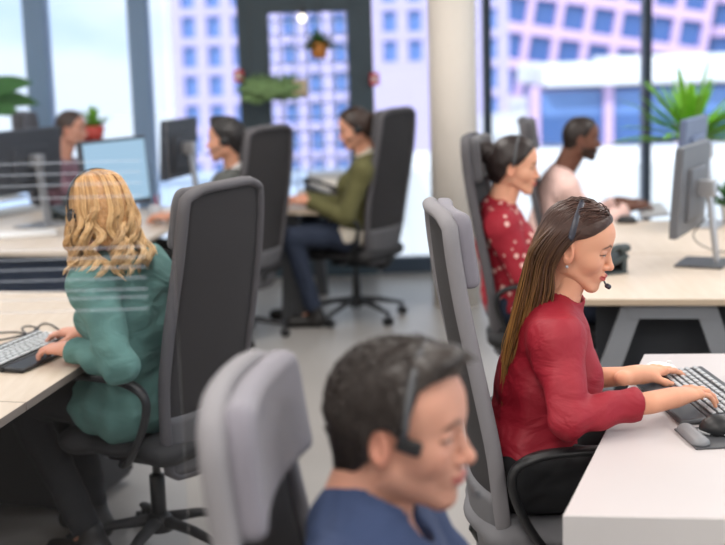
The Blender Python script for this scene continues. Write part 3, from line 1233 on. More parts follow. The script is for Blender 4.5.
def make_desk(corners, label, top, edge, leg, panel=None, z=0.73, th=0.026, aframe=(True, True), inset=0.10, panel_side=None, endpanel=None, crosspanel=None, spread=0.12, pf=0.5, topw=0.42, name='desk'):
    """corners: near-left, near-right, far-right, far-left (world xy)"""
    c = [V(q[0], q[1], 0) for q in corners]
    base = V(*c[0][:2], 0)
    root = empty(name, base, 0, label, 'desk')
    q = [k - base for k in c]
    mb = MB()
    mb.prism([k[:2] for k in q], z - th, z, bev=0.003)
    mb.bm.normal_update()
    for fc in mb.bm.faces:
        if abs(fc.normal.z) < 0.5:
            fc.material_index = 1
    mb.build('desk_top', [top, edge], root)
    mb = MB()
    nl, nr, frr, fl = q
    along = nrm(fl - nl)
    for e, (A, B) in enumerate(((nl, nr), (fl, frr))):
        if not aframe[e]:
            continue
        ac = nrm(B - A)
        Lw = np.linalg.norm(B - A)
        o = along * (inset if e == 0 else -inset)
        m = A + (B - A) * pf + o
        zt = z - th
        hw = min(Lw * topw, 0.30)
        mb = MB()
        frustum_leg(mb, m - ac * hw * 0.98 + V(0, 0, zt - 0.03), m + ac * hw * 0.98 + V(0, 0, zt - 0.03), 0.05, 0.06, V(0, 0, 1))
        mb.build('top_rail', leg, root)
        for s in (-1, 1):
            mb = MB()
            frustum_leg(mb, m + ac * s * (hw - 0.02) + V(0, 0, zt), m + ac * s * (hw + spread) + V(0, 0, 0.0), 0.075, 0.05, ac)
            mb.build('leg', leg, root)
    if panel is not None and panel_side is not None:
        a, b = panel_side
        A, B = q[0] + (q[1] - q[0]) * a + along * 0.14, q[3] + (q[2] - q[3]) * a - along * 0.14
        mb = MB()
        n = nrm(np.cross(B - A, V(0, 0, 1)))
        mb.slab([A + V(0, 0, b), B + V(0, 0, b), B + V(0, 0, z - th), A + V(0, 0, z - th)], n * 0.018)
        mb.build('modesty_panel', panel, root)
    if crosspanel is not None:
        x0, x1, zb = crosspanel
        A, B = nl + nrm(nr - nl) * x0 + along * 0.16, nl + nrm(nr - nl) * x1 + along * 0.16
        mb = MB()
        mb.slab([A + V(0, 0, zb), B + V(0, 0, zb), B + V(0, 0, z - th), A + V(0, 0, z - th)], along * 0.018)
        mb.build('back_panel', panel, root)
    if endpanel is not None:
        mb = MB()
        ac = nrm(nr - nl)
        A, B = nl, nr
        A, B = A - along * 0.002, B - along * 0.002
        mb.slab([A, B, B + V(0, 0, z - 0.002), A + V(0, 0, z - 0.002)], along * 0.03)
        mb.build('end_panel', endpanel, root)
    return root


def leaf_blade(mb, base, dirv, L, w, droop, n=9, fold=0.25, up=V(0, 0, 1)):
    d = nrm(dirv)
    side = nrm(np.cross(d, up) + 1e-6)
    P = []
    for i in range(n):
        t = i / (n - 1)
        c = base + d * L * t + V(0, 0, -1) * droop * L * t * t
        ww = w * (math.sin(PI * min(t * 0.93 + 0.07, 1)) ** 0.7)
        P.append((c - side * ww / 2 + V(0, 0, ww * fold), c, c + side * ww / 2 + V(0, 0, ww * fold)))
    vs = [v for tr in P for v in tr]
    fs = []
    for i in range(n - 1):
        for k in range(2):
            a = i * 3 + k
            fs.append((a, a + 1, a + 4, a + 3))
    mb._add(vs, fs, smooth=True)
LAMP_W, SUN_W, SKY_W, EXPO = 35.0, 3.0, 1.5, 0.0
# ------------------------------------------------------------------ materials used below
M_floor = mat('floor_vinyl', (158, 155, 152), 0.38, spec=0.45, vary=0.06, vscale=3.0)
M_wall = mat('wall_paint', (225, 222, 218), 0.8)
M_ceil = mat('ceiling_paint', (235, 235, 235), 0.9)
M_col = mat('column_plaster', (240, 232, 222), 0.75, vary=0.02)
M_mull = mat('mullion_metal', (142, 170, 200), 0.45, spec=0.4)
M_thin = mat('thin_mullion', (52, 66, 82), 0.5)
M_door = mat('door_frame_metal', (62, 78, 88), 0.5)
M_glass = glassmat('window_glass')
M_white = mat('desk_white', (198, 192, 192), 0.38, spec=0.35, vary=0.01)
M_whitep = mat('panel_white', (206, 203, 202), 0.5)
M_beech = woodmat('pale_wood', (214, 198, 178), (204, 186, 164))
M_beech2 = woodmat('cream_wood', (220, 206, 190), (212, 196, 178))
M_steel = mat('grey_steel', (138, 142, 148), 0.45, metal=0.2)
M_dark = mat('dark_panel', (38, 42, 48), 0.7)
M_black = mat('black_plastic', (24, 25, 28), 0.42)
M_rub = mat('soft_black', (34, 34, 37), 0.7)
M_keyw = mat('keycap_pale', (205, 208, 208), 0.5)
M_keyg = mat('keycap_grey', (180, 184, 188), 0.45)
M_gray = mat('grey_plastic', (130, 132, 136), 0.45)
M_dgray = mat('dark_grey_plastic', (74, 76, 80), 0.45)
M_lgray = mat('light_grey_plastic', (190, 192, 195), 0.4)
M_silver = mat('silver', (176, 178, 182), 0.32, metal=0.6)
M_paper = mat('paper', (240, 238, 234), 0.85)
M_green = mat('leaf_green', (132, 196, 62), 0.45, vary=0.25, vscale=9, spec=0.4)
M_dgreen = mat('leaf_deep', (66, 118, 60), 0.55, vary=0.3, vscale=14)
M_moss = mat('moss', (120, 150, 100), 0.9, vary=0.3, vscale=20, bump=0.6, bscale=60)
M_terra = mat('orange_pot', (214, 140, 70), 0.6)
M_redpot = mat('red_pot', (226, 84, 72), 0.5)
M_potw = mat('pot_white', (225, 222, 218), 0.5)
M_bark = mat('bark', (120, 96, 70), 0.85, bump=0.5, bscale=60)
M_soil = mat('soil', (60, 46, 36), 0.95)
M_red = mat('alarm_red', (206, 50, 62), 0.45)

# ------------------------------------------------------------------ the room
WY = 9.62
XL, XR, YB = -5.2, 4.6, -3.2
mb = MB()
mb.box(((XL + XR) / 2, (WY + YB) / 2, -0.05), (XR - XL, WY - YB + 0.3, 0.1))
tag(mb.build('floor', M_floor), kind='structure')
mb = MB()
mb.box(((XL + XR) / 2, (WY + YB) / 2, 3.06), (XR - XL + 0.4, WY - YB + 0.6, 0.12))
tag(mb.build('ceiling', M_ceil), kind='structure')
for nm, c, s in (('wall_left', (XL - 0.06, (WY + YB) / 2, 1.5), (0.12, WY - YB + 0.3, 3.0)), ('wall_right', (XR + 0.06, (WY + YB) / 2, 0.2), (0.12, WY - YB + 0.3, 0.4)),
                 ('wall_back', ((XL + XR) / 2, YB - 0.06, 1.5), (XR - XL, 0.12, 3.0))):
    mb = MB()
    mb.box(c, s)
    tag(mb.build(nm, M_wall), kind='structure')
mb = MB()
mb.lathe([(0.155, 0), (0.155, 3.0)], n=48, c=(0.615, 8.35, 0))
tag(mb.build('column', M_col), kind='structure')
# window wall: mullions, then a pane with rails per bay
mulls = [(-4.35, 0.15, M_mull), (-2.335, 0.165, M_mull), (-1.585, 0.145, M_mull), (0.962, 0.055, M_thin), (2.14, 0.055, M_thin), (3.55, 0.055, M_thin)]
for i, (x, w, m) in enumerate(mulls):
    mb = MB()
    mb.box((x, WY + 0.02, 1.5), (w, 0.16, 3.0), bev=0.008)
    mb.box((x + w * 0.22, WY - 0.065, 1.5), (w * 0.3, 0.02, 3.0))
    tag(mb.build('trim_%d' % (i + 1), m), kind='structure')
bays = [(XL, -4.42), (-4.28, -2.42), (-2.255, -1.66), (-1.515, -0.86), (0.13, 0.935), (0.99, 2.11), (2.17, 3.52), (3.58, XR)]
for i, (a, b) in enumerate(bays):
    mb = MB()
    for z, hgt in ((0.06, 0.12), (2.95, 0.10)):
        mb.box(((a + b) / 2, WY + 0.02, z), (b - a, 0.09, hgt), bev=0.004)
    w = tag(mb.build('window_%d' % (i + 1), M_thin), kind='structure')
    mb = MB()
    mb.box(((a + b) / 2, WY + 0.03, 1.51), (b - a, 0.012, 2.78))
    mb.build('pane', M_glass, w)
# unseen right-hand glazing, added to throw side light on the faces
for i in range(7):
    y0 = YB + 0.05 + i * 1.82
    mb = MB()
    mb.box((XR + 0.06, y0, 1.7), (0.14, 0.07, 2.6), bev=0.006)
    tag(mb.build('trim_%d' % (i + 11), M_thin), kind='structure')
    mb = MB()
    for z in (0.44, 2.96):
        mb.box((XR + 0.06, y0 + 0.91, z), (0.09, 1.74, 0.08))
    w = tag(mb.build('window_%d' % (i + 11), M_thin), kind='structure')
    mb = MB()
    mb.box((XR + 0.06, y0 + 0.91, 1.7), (0.012, 1.74, 2.44))
    mb.build('pane', M_glass, w)
# door
mb = MB()
for x0, x1 in ((-0.86, -0.635), (-0.06, 0.125)):
    mb.box(((x0 + x1) / 2, WY, 1.15), (x1 - x0, 0.13, 2.3), bev=0.006)
mb.box((-0.367, WY, 2.09), (0.985, 0.128, 0.27), bev=0.006)
mb.box((-0.367, WY, 0.10), (0.985, 0.128, 0.20), bev=0.006)
mb.box((-0.367, WY, 2.62), (0.985, 0.10, 0.76))
dr = tag(mb.build('door_1', M_door), kind='structure')
mb = MB()
mb.box((-0.348, WY + 0.01, 1.08), (0.60, 0.012, 1.78))
mb.build('pane', M_glass, dr)
mb = MB()
for k in range(1, 7):
    mb.box((-0.635 + k * 0.0965 - 0.02, WY + 0.025, 1.08), (0.010, 0.010, 1.78))
for k in range(1, 18):
    mb.box((-0.348, WY + 0.027, 0.19 + k * 0.1), (0.60, 0.010, 0.010))
mb.build('glazing_bars', mat('bar_white', (232, 234, 240), 0.5), dr)
mb = MB()
mb.tube(smoothpath([(0.03, WY - 0.065, 0.92), (0.03, WY - 0.12, 0.95), (0.03, WY - 0.12, 1.2), (0.03, WY - 0.065, 1.23)], 6), 0.013)
mb.build('door_handle', M_silver, dr)
for i, (px, py_) in enumerate(((238.5, 76), (374.5, 79))):
    c = at(px, py_, WY - 0.11)
    r0 = empty('fire_alarm_point', c, 0, ('small red alarm box at the upper left edge of the dark door', 'small red alarm box to the right of the dark door, nearer the column')[i], 'alarm box', 'red alarm boxes by the door')
    mb = MB()
    mb.box((0, 0.02, 0), (0.07, 0.055, 0.09), bev=0.01)
    mb.build('housing', M_red, r0)
    mb = MB()
    mb.box((0, -0.009, 0), (0.035, 0.004, 0.035))
    mb.build('press_plate', M_paper, r0)

# ceiling lamps
for j, y in enumerate((-1.2, 1.3, 3.8, 6.3)):
    for i, x in enumerate((-2.9, -0.3, 2.3)):
        r0 = empty('ceiling_light', (x, y, 2.995), 0, 'rectangular white ceiling light panel above the desks', 'ceiling light', 'ceiling light panels')
        mb = MB()
        for s in (-1, 1):
            mb.box((s * 0.31, 0, -0.02), (0.02, 1.24, 0.045))
            mb.box((0, s * 0.61, -0.02), (0.62, 0.02, 0.045))
        mb.build('frame', M_silver, r0)
        mb = MB()
        mb.box((0, 0, -0.012), (0.60, 1.20, 0.008))
        mb.build('diffuser', emit('lamp_diffuser', (255, 246, 236), 1.0), r0)
        ld = bpy.data.lights.new('panel_lamp', 'AREA')
        ld.shape = 'RECTANGLE'
        ld.size, ld.size_y = 0.58, 1.18
        ld.energy = LAMP_W
        ld.color = (1.0, 0.95, 0.90)
        lo = bpy.data.objects.new('panel_lamp', ld)
        COL.objects.link(lo)
        lo.location = (x, y, 2.95)

# ------------------------------------------------------------------ outside
M_terr = mat('terrace_stone', (228, 228, 226), 0.8, vary=0.03, vscale=0.5)
M_lav = mat('lavender_facade', (196, 184, 222), 0.7)
M_pink = mat('pink_facade', (222, 190, 226), 0.7)
M_bwin = mat('blue_window', (80, 114, 170), 0.15, spec=0.6, vary=0.3, vscale=0.6)
M_bwin2 = mat('pale_blue_window', (116, 150, 204), 0.2, vary=0.25, vscale=0.8)
M_roof = mat('roof_white', (244, 244, 246), 0.7)
mb = MB()
mb.box((-5, 60, -3.0), (160, 99, 0.2))
tag(mb.build('ground', M_terr), kind='structure')
mb = MB()
mb.prism([(1.1, 10.0), (40, 10.0), (40, 58), (1.1, 58)], -2.95, -0.62)
tag(mb.build('terrace_slab', M_terr), kind='structure')


def facade(name, label, org, e1, e2, cols, rows, pw, ph, ww, wh, wall, win, deep=0.5, extra=None):
    """lattice of piers and spandrels with a pane set back in each opening"""
    root = empty(name, org, 0, label, 'building')
    e1, e2 = nrm(e1), nrm(e2)
    n = nrm(np.cross(e1, e2))
    M = np.stack([e1, e2, n], 1)
    mb = MB()
    for i in range(cols + 1):
        mb.box(M @ V(i * pw, rows * ph / 2, 0), (pw - ww, rows * ph + (ph - wh), deep), M)
    for j in range(rows + 1):
        mb.box(M @ V(cols * pw / 2, j * ph, 0.02), (cols * pw, ph - wh, deep), M)
    mb.box(M @ V(cols * pw / 2, rows * ph / 2, -deep), (cols * pw, rows * ph, 0.1), M)
    mb.build('wall', wall, root)
    for i in range(cols):
        for j in range(rows):
            mb = MB()
            mb.box((0, 0, 0), (ww, wh, 0.06), M)
            mb.box(M @ V(0, 0, 0.04), (0.05 * ww, wh, 0.05), M)
            o = mb.build('window', win, root)
            o.location = Vector(M @ V((i + 0.5) * pw, (j + 0.5) * ph, -deep * 0.35))
    return root


# lavender block seen behind the door and the left bays
o0 = at(184, 176, 45)
facade('lavender_office_building', 'lavender office block with blue windows rising behind the glazed door', (o0[0], 45, -2.9), (1, 0, 0), (0, 0, 1), 13, 7, 0.86, 1.0, 0.46, 0.72, M_lav, M_bwin2, 0.3)
# pink block on the right, two faces meeting at a corner
c0 = at(686, 100, 60)
t = -0.165
fr_ = facade('pink_office_building', 'large pink and lavender office block behind the white pavilion roof', (c0[0] - 13.4, 60, c0[2] - 2.5 + 13.4 * -t - 0.2), (1, 0, t), (-t, 0, 1), 10, 6, 1.345, 1.62, 1.02, 1.16, M_pink, M_bwin, 0.5)
facade('pink_corner_wing', 'flat pink wing with wide blue windows at the right end of the pink block', (c0[0] + 0.75, 61.0, c0[2] - 3.0), (1, 0.0, 0.0), (0, 0, 1), 4, 6, 1.75, 1.52, 1.45, 1.08, M_pink, M_bwin, 0.5)
# pavilion
a0, a1 = at(528, 70, 28), at(800, 60, 28)
root = empty('white_roofed_pavilion', (a0[0], 28, -0.62), 0, 'low pavilion with a broad white flat roof on the bright terrace', 'building')
mb = MB()
mb.box((6, 2.0, 1.62), (11.4, 4.6, 0.46), bev=0.06)
mb.box((6.6, 2.4, 1.90), (9.0, 3.0, 0.12), bev=0.03)
mb.build('roof', M_roof, root)
mb = MB()
mb.box((6, 3.2, 0.7), (11.2, 0.2, 1.4))
mb.build('wall', M_lav, root)
for k in range(8):
    mb = MB()
    mb.box((0.2 + k * 1.6, 0.4, 0.7), (0.2, 0.2, 1.4))
    mb.build('pillar', M_pink, root)
for k in range(7):
    mb = MB()
    mb.box((1.0 + k * 1.6, 0.5, 1.02), (1.38, 0.06, 0.50))
    mb.box((1.0 + k * 1.6, 0.47, 0.76), (1.38, 0.08, 0.05))
    o = mb.build('window', M_bwin2, root)
    mb = MB()
    mb.box((1.0 + k * 1.6, 0.5, 0.42), (1.38, 0.06, 0.62))
    mb.build('lower_window', M_bwin, root)
mb = MB()
mb.box((-2.4, 1.0, 0.95), (2.6, 3.0, 1.9))
mb.build('side_block', M_lav, root)
# parapets on the terrace
mb = MB()
mb.box((12.0, 24.5, -0.45), (22, 0.35, 0.34), bev=0.03)
tag(mb.build('terrace_parapet', M_roof), 'long low white parapet wall across the bright terrace', 'parapet')
mb = MB()
mb.box((-9, 36, -2.3), (17, 0.6, 1.2), bev=0.05)
mb.box((-9, 35.9, -1.66), (17.4, 1.0, 0.14), bev=0.04)
tag(mb.build('garden_wall', mat('garden_wall_paint', (196, 208, 226), 0.8)), 'pale bluish garden wall below the bright sky at the left windows', 'wall')

# ------------------------------------------------------------------ plants
def potplant(name, loc, label, potm, pot_r, pot_h, leaves, leafm, trunk=0.0, cat='plant', up=(0, 0, 1)):
    """leaves: list of (dir, length, width, droop)"""
    root = empty(name, loc, 0, label, cat)
    mb = MB()
    mb.lathe([(pot_r * 0.72, 0), (pot_r, pot_h), (pot_r * 0.92, pot_h), (pot_r * 0.9, pot_h - 0.015)], n=28)
    mb.build('pot', potm, root)
    mb = MB()
    mb.lathe([(pot_r * 0.9, pot_h - 0.03), (pot_r * 0.6, pot_h - 0.012)], n=20)
    mb.build('soil', M_soil, root)
    z0 = pot_h - 0.02
    if trunk:
        mb = MB()
        mb.tube([(0, 0, z0), (0.01, 0, z0 + trunk * 0.5), (0, 0.005, z0 + trunk)], [0.022, 0.018, 0.014], n=10)
        mb.build('trunk', M_bark, root)
    mb = MB()
    for d, L, w, dr_ in leaves:
        leaf_blade(mb, V(0, 0, z0 + trunk), d, L, w, dr_, up=V(*up))
    mb.build('foliage', leafm, root)
    return root


g = np.random.default_rng(5)
lv = []
for k in range(60):
    a = g.uniform(0, 2 * PI)
    el = R(g.uniform(4, 78))
    lv.append((V(math.cos(a) * math.cos(el), math.sin(a) * math.cos(el), math.sin(el)), g.uniform(0.36, 0.56), g.uniform(0.04, 0.058), g.uniform(0.08, 0.30) * (1.2 - el / 1.6)))
yc = at(690, 142, 7.6)
potplant('yucca_plant', (yc[0], 7.6, 0), 'tall spiky bright green plant in front of the right window behind the monitors', M_potw, 0.17, 0.36, lv, M_green, trunk=yc[2] - 0.34)
lv = []
for k in range(40):
    a = g.uniform(0, 2 * PI)
    el = R(g.uniform(15, 85))
    lv.append((V(math.cos(a) * math.cos(el), math.sin(a) * math.cos(el), math.sin(el)), g.uniform(0.10, 0.19), g.uniform(0.03, 0.045), 0.2 * 0.2))
q = onz(724, 222, 0.731)
potplant('desk_plant', (q[0] + 0.03, q[1], 0.731), 'small leafy green plant on the cream desk at the right picture edge', M_potw, 0.05, 0.09, lv, M_dgreen)
q = at(94, 141, 9.35)
rp = potplant('red_potted_plant', (q[0], 9.35, q[2]), 'little green plant in a red pot on a tall stand by the left window', M_redpot, 0.085, 0.11, [(d * V(1, 1, 1), L * 0.95, w, 0.02) for d, L, w, _ in lv], M_green)
mb = MB()
zt = q[2]
mb.lathe([(0.11, -0.02), (0.11, -0.001)], n=24)
mb.cyl((0, 0, -zt + 0.02), (0, 0, -0.02), 0.014)
mb.lathe([(0.13, -zt + 0.001), (0.12, -zt + 0.025)], n=24)
o = mb.build('plant_stand', M_dgray)
o.location = (q[0], 9.35, q[2])
tag(o, 'slim round plant stand carrying the red pot by the left window', 'plant stand')
lv = []
for k, (dx, dy, dz, L) in enumerate(((0.85, -0.2, 0.35, 0.62), (0.9, 0.2, 0.12, 0.55), (-0.7, 0.2, 0.6, 0.6), (-0.5, -0.6, 0.5, 0.55), (0.1, 0.4, 0.9, 0.6), (0.3, -0.6, 0.6, 0.5), (-0.9, 0.0, 0.3, 0.5), (0.4, 0.5, 0.7, 0.5), (0.8, -0.1, -0.02, 0.45))):
    lv.append((V(dx, dy, dz), L, 0.15, 0.12))
q = at(-42, 108, 8.9)
potplant('rubber_plant', (q[0], 8.9, 0), 'broad-leaved green plant whose leaves reach in at the left picture edge', M_potw, 0.18, 0.38, lv, M_dgreen, trunk=q[2] - 0.36, up=(0.25, -0.85, 0.45))
# hanging planters in front of the door
q = at(319, 50, 9.25)
root = empty('hanging_flowerpot', q, 0, 'orange pot with trailing green plant hanging in front of the glazed door', 'hanging plant')
mb = MB()
mb.lathe([(0.045, -0.06), (0.07, 0.05), (0.062, 0.05)], n=24)
mb.build('pot', M_terra, root)
mb = MB()
for k in range(70):
    a, el = g.uniform(0, 2 * PI), R(g.uniform(-10, 85))
    leaf_blade(mb, V(0.02 * math.cos(a), 0.02 * math.sin(a), 0.03), V(math.cos(a) * math.cos(el), math.sin(a) * math.cos(el), math.sin(el)), g.uniform(0.08, 0.15), 0.028, g.uniform(0.0, 0.14))
mb.build('foliage', M_dgreen, root)
mb = MB()
for k in range(3):
    a = 2 * PI * k / 3
    mb.tube([(0.066 * math.cos(a), 0.066 * math.sin(a), 0.045), (0, 0, 0.4)], 0.0025, n=6)
mb.tube([(0, 0, 0.4), (0, 0, 2.995 - q[2])], 0.003, n=6)
mb.build('cord', M_dgray, root)
q = at(272, 90, 9.2)
root = empty('hanging_moss_planter', q, 0, 'long green moss-covered planter hanging sideways across the dark door frame', 'hanging plant')
f = Field((-0.32, -0.16, -0.16), (0.32, 0.16, 0.18), 0.011)
f.rc((-0.14, 0, 0), (0.17, 0, 0.005), 0.085, 0.066, k=0)
f.addnoise(0.018, 0.07, 4, 3)
P_, F_ = f.mesh()
npmesh('moss', P_, F_, M_moss, root)
mb = MB()
mb.cyl((0.15, 0, 0.004), (0.252, 0, 0.006), 0.064)
mb.build('end_cap', mat('birch_end', (206, 190, 160), 0.7), root)
mb = MB()
for k in range(40):
    a, el = g.uniform(0, 2 * PI), R(g.uniform(0, 85))
    leaf_blade(mb, V(g.uniform(-0.2, 0.1), 0, 0.05), V(math.cos(a) * math.cos(el), math.sin(a) * math.cos(el), math.sin(el)), g.uniform(0.05, 0.10), 0.02, 0.02)
mb.build('foliage', M_moss, root)
mb = MB()
for x in (-0.15, 0.2):
    mb.tube([(x, 0, 0.06), (x * 0.8, 0, 2.995 - q[2])], 0.0025, n=6)
mb.build('cord', M_dgray, root)
q = at(302, 18, 9.3)
root = empty('pendant_bulb', q, 0, 'small glowing round bulb hanging at the top of the door glass', 'lamp')
mb = MB()
mb.ball((0, 0, 0), 0.03, 10)
mb.build('bulb', emit('bulb_glow', (255, 246, 225), 3.0), root)
mb = MB()
mb.cyl((0, 0, 0.026), (0, 0, 0.075), 0.016)
mb.tube([(0, 0, 0.07), (0, 0, 2.995 - q[2])], 0.003, n=6)
mb.build('lamp_holder', M_dgray, root)
# ------------------------------------------------------------------ desks
M_edge = mat('desk_edge_taupe', (122, 112, 104), 0.5)
M_edge2 = mat('desk_edge_tan', (186, 168, 146), 0.5)
right_front = make_desk([(0.391, 2.49), (1.89, 2.28), (2.35, 3.70), (0.852, 3.835)], 'white desk with end panel where the woman in the plain red shirt types', M_white, M_white, M_dgray, aframe=(False, True), endpanel=M_whitep, panel=M_dark, panel_side=(0.45, 0.28), topw=0.30)
d = V(0.988, -0.155, 0)
nl = V(0.80, 4.726, 0)
u2 = nrm(V(0.232, 1, 0))
make_desk([nl, nl + d * 1.5, nl + d * 1.5 + u2 * 1.06, nl + u2 * 1.06], 'cream desk on grey splayed legs in front of the woman in the spotted blouse', M_beech2, M_edge2, M_steel, aframe=(True, False), panel=M_dark, crosspanel=(0.06, 1.4, 0.06), inset=0.06, pf=0.222, topw=0.10, spread=0.22)
n3 = nl + u2 * 1.075
make_desk([n3, n3 + d * 1.5, n3 + d * 1.5 + u2 * 1.10, n3 + u2 * 1.10], 'cream desk by the window used by the man in the pale pink shirt', M_beech2, M_edge2, M_steel, aframe=(False, True), inset=0.08, pf=0.222, topw=0.10, spread=0.22)
dl = V(-0.973, 0.231, 0)
s0 = V(-0.949, 3.491, 0)
e0 = s0 + nrm(V(0.166, 1, 0)) * 1.62
make_desk([s0 + dl * 1.6, s0, e0, V(-0.70, 5.04, 0) + dl * 1.72], 'pale wood desk under the hands of the blonde woman', M_beech, M_edge, M_dgray, aframe=(False, True), panel=M_dark, panel_side=(0.28, 0.05), topw=0.3)
s1 = s0 + nrm(V(-0.166, -1, 0)) * 0.004
n1 = s1 + nrm(V(-0.166, -1, 0)) * 1.2
make_desk([n1 + dl * 1.6, n1, s1, s1 + dl * 1.6], 'pale wood desk joined to the near side of the blonde woman\'s desk', M_beech, M_edge, M_dgray, aframe=(True, False), topw=0.3)
make_desk([(-2.75, 6.62), (-1.2, 6.24), (-0.93, 7.95), (-2.48, 8.30)], 'cluttered pale wood desk behind the blonde woman, carrying three dark monitors', M_beech2, M_beech2, M_dgray, aframe=(True, True), panel=M_dark, panel_side=(0.5, 0.1), topw=0.34)
make_desk([(-0.47, 7.74), (-0.19, 7.66), (0.06, 8.85), (-0.42, 8.95)], 'narrow pale wood desk in front of the woman in the olive sweater', M_beech, M_beech, M_dgray, aframe=(True, True), topw=0.10, spread=0.02, pf=0.16)
mb = MB()
q = V(-1.60, 6.42, 0)
mb.slab([(-2.72, 6.68, 0.12), (-1.24, 6.31, 0.12), (-1.24, 6.31, 0.70), (-2.72, 6.68, 0.70)], (0.005, 0.02, 0))
tag(mb.build('privacy_screen', mat('navy_fabric', (36, 48, 66), 0.9, vary=0.15, vscale=20)), 'dark navy screen panel closing the front of the cluttered desk', 'desk screen')
# black unit added to darken the space under the near left desks
root = empty('shade_pedestal', (-1.24, 4.80, 0), R(166.5), 'black drawer unit under the blonde woman\'s desk', 'drawer unit')
mb = MB()
mb.box((0, 0, 0.33), (0.5, 0.42, 0.60), bev=0.008)
mb.build('body', M_black, root)
for k in range(3):
    mb = MB()
    mb.box((-0.258, 0, 0.145 + k * 0.19), (0.016, 0.40, 0.18), bev=0.004)
    dw = mb.build('drawer', M_rub, root)
    mb = MB()
    mb.box((-0.272, 0, 0.19 + k * 0.19), (0.014, 0.12, 0.012), bev=0.003)
    mb.build('handle', M_gray, dw)

# ------------------------------------------------------------------ chairs
def chair_mats(tagname, frame, mesh, shell, pad):
    return (mat('chair_frame_' + tagname, frame, 0.75, bump=0.3, bscale=500), mat('chair_mesh_' + tagname, mesh, 0.85, bump=0.6, bscale=700),
            mat('chair_shell_' + tagname, shell, 0.8, bump=0.3, bscale=500), mat('chair_pad_' + tagname, pad, 0.9, bump=0.4, bscale=500, sheen=0.2), M_black, M_rub)


CD = chair_mats('charcoal', (84, 82, 86), (48, 46, 48), (92, 92, 96), (76, 75, 79)) + (M_rub,)
CLit = chair_mats('silver', (130, 128, 132), (54, 52, 54), (112, 112, 116), (122, 119, 128))  # greys raised to put stronger light into the colour of two chairs


def chair_by_rest(px, py_, Y, face, label, mm, top=1.28, base_rot=0, fwd=0.325, **k):
    c = at(px, py_, Y)
    a = R(face)
    return make_chair((c[0] + math.cos(a) * fwd, c[1] + math.sin(a) * fwd), face, label, mm, top=top, base_rot=base_rot, **k)


chair_by_rest(240, 402, 1.90, -7, 'grey high-backed chair with its light painted in, in the foreground behind the man in navy', CLit, top=1.20, base_rot=20)
chair_by_rest(439, 245, 3.3, 3, 'grey high-backed chair with its light painted in, of the woman in the plain red shirt', CLit, base_rot=10)
make_chair((-0.712, 4.165), 152, 'charcoal high-backed chair of the blonde woman, its dark mesh back towards us', CD, top=1.285, base_rot=30)
chair_by_rest(472, 160, 5.6, -14, 'charcoal high-backed chair of the woman in the spotted blouse', CD, top=1.30, base_rot=5)
chair_by_rest(524, 132, 7.1, -10, 'charcoal chair behind the man in the pale pink shirt', CD, top=1.28, base_rot=40)
make_chair((-0.04, 7.975), 150, 'charcoal high-backed chair of the woman in the olive sweater', CD, top=1.325, base_rot=14)
make_chair((-0.775, 7.50), 148, 'charcoal high-backed chair of the man with the white collar and black hair', CD, top=1.27, base_rot=0)
chair_by_rest(22, 125, 8.75, 0, 'charcoal chair of the man in burgundy by the left window', CD, top=1.33)

# ------------------------------------------------------------------ screens
M_scr_on = emit('lit_screen', (178, 212, 234), 0.95)
M_scr_off = mat('dark_screen', (22, 26, 34), 0.25)
M_case = mat('monitor_casing', (58, 62, 70), 0.5)
M_caseg = mat('monitor_casing_grey', (98, 101, 107), 0.45)
M_caseb = mat('monitor_casing_blue', (98, 112, 142), 0.45)
ZD = 0.7305
q = onz(46, 226, ZD)
make_monitor((q[0] - 0.03, q[1], ZD), 154, 'dark monitor seen from behind at the left picture edge, on a pale stand', w=0.56, h=0.36, zc=0.375, body=M_case, scr=M_scr_off, stand=M_silver, tilt=4)
q = at(115, 172, 6.95)
make_monitor((q[0] - 0.055, q[1] + 0.05, ZD), -33, 'monitor with a lit pale blue screen behind the blonde woman', w=0.50, h=0.37, zc=0.325, body=M_case, scr=M_scr_on, stand=M_dgray, tilt=4)
q = at(187, 190, 7.7)
make_monitor((q[0] + 0.02, 7.7, ZD), 163, 'slim dark monitor in front of the man with the white collar', w=0.46, h=0.35, zc=0.395, body=M_case, scr=M_scr_off, stand=M_silver, tilt=4)
q = onz(701, 264, ZD)
make_monitor((q[0] + 0.012, q[1], ZD), 153, 'grey monitor on a silver stand in front of the woman in the spotted blouse', w=0.52, h=0.375, zc=0.325, body=M_caseg, scr=M_scr_off, stand=M_silver, tilt=4, foot=M_dgray)
q = at(700, 150, 6.55)
make_monitor((q[0] + 0.02, 6.55, ZD), 153, 'bluish monitor standing behind the grey monitor under the spiky plant', w=0.50, h=0.35, zc=0.38, body=M_caseb, scr=M_scr_off, stand=M_silver, tilt=4)

# ------------------------------------------------------------------ keyboards, mice, phones
make_keyboard((0.900, 3.315, ZD), 4, 'grey keyboard with dark palm rest on the white desk beside the mouse pad', M_dgray, M_keyg, rest=M_dgray, L=0.46, Wd=0.14)
make_keyboard((-1.115, 4.07, ZD), 163, 'black keyboard with pale keys under the hands of the blonde woman', M_black, M_keyw, rest=M_black, L=0.44, Wd=0.15)
q = onz(652, 213, ZD)
make_keyboard((q[0], q[1], ZD), -8, 'pale keyboard under the hand of the man in pale pink', M_lgray, M_keyw)
q = onz(10, 214, ZD)
make_keyboard((q[0], q[1], ZD), 152, 'pale keyboard beside the dark monitor at the left picture edge', M_lgray, M_keyw)
root = empty('mouse_pad', (0.872, 2.972, ZD), R(4), 'dark mouse pad with a raised grey wrist rest on the white desk', 'mouse pad')
mb = MB()
mb.box((0, 0, 0.002), (0.23, 0.165, 0.004), bev=0.001)
mb.build('mat', M_dgray, root)
f = Field((-0.16, -0.13, -0.01), (0.0, 0.13, 0.04), 0.004)
f.rc((-0.095, -0.055, 0.008), (-0.095, 0.055, 0.008), 0.022, k=0, flat=((0, 0, 1), 0.7))
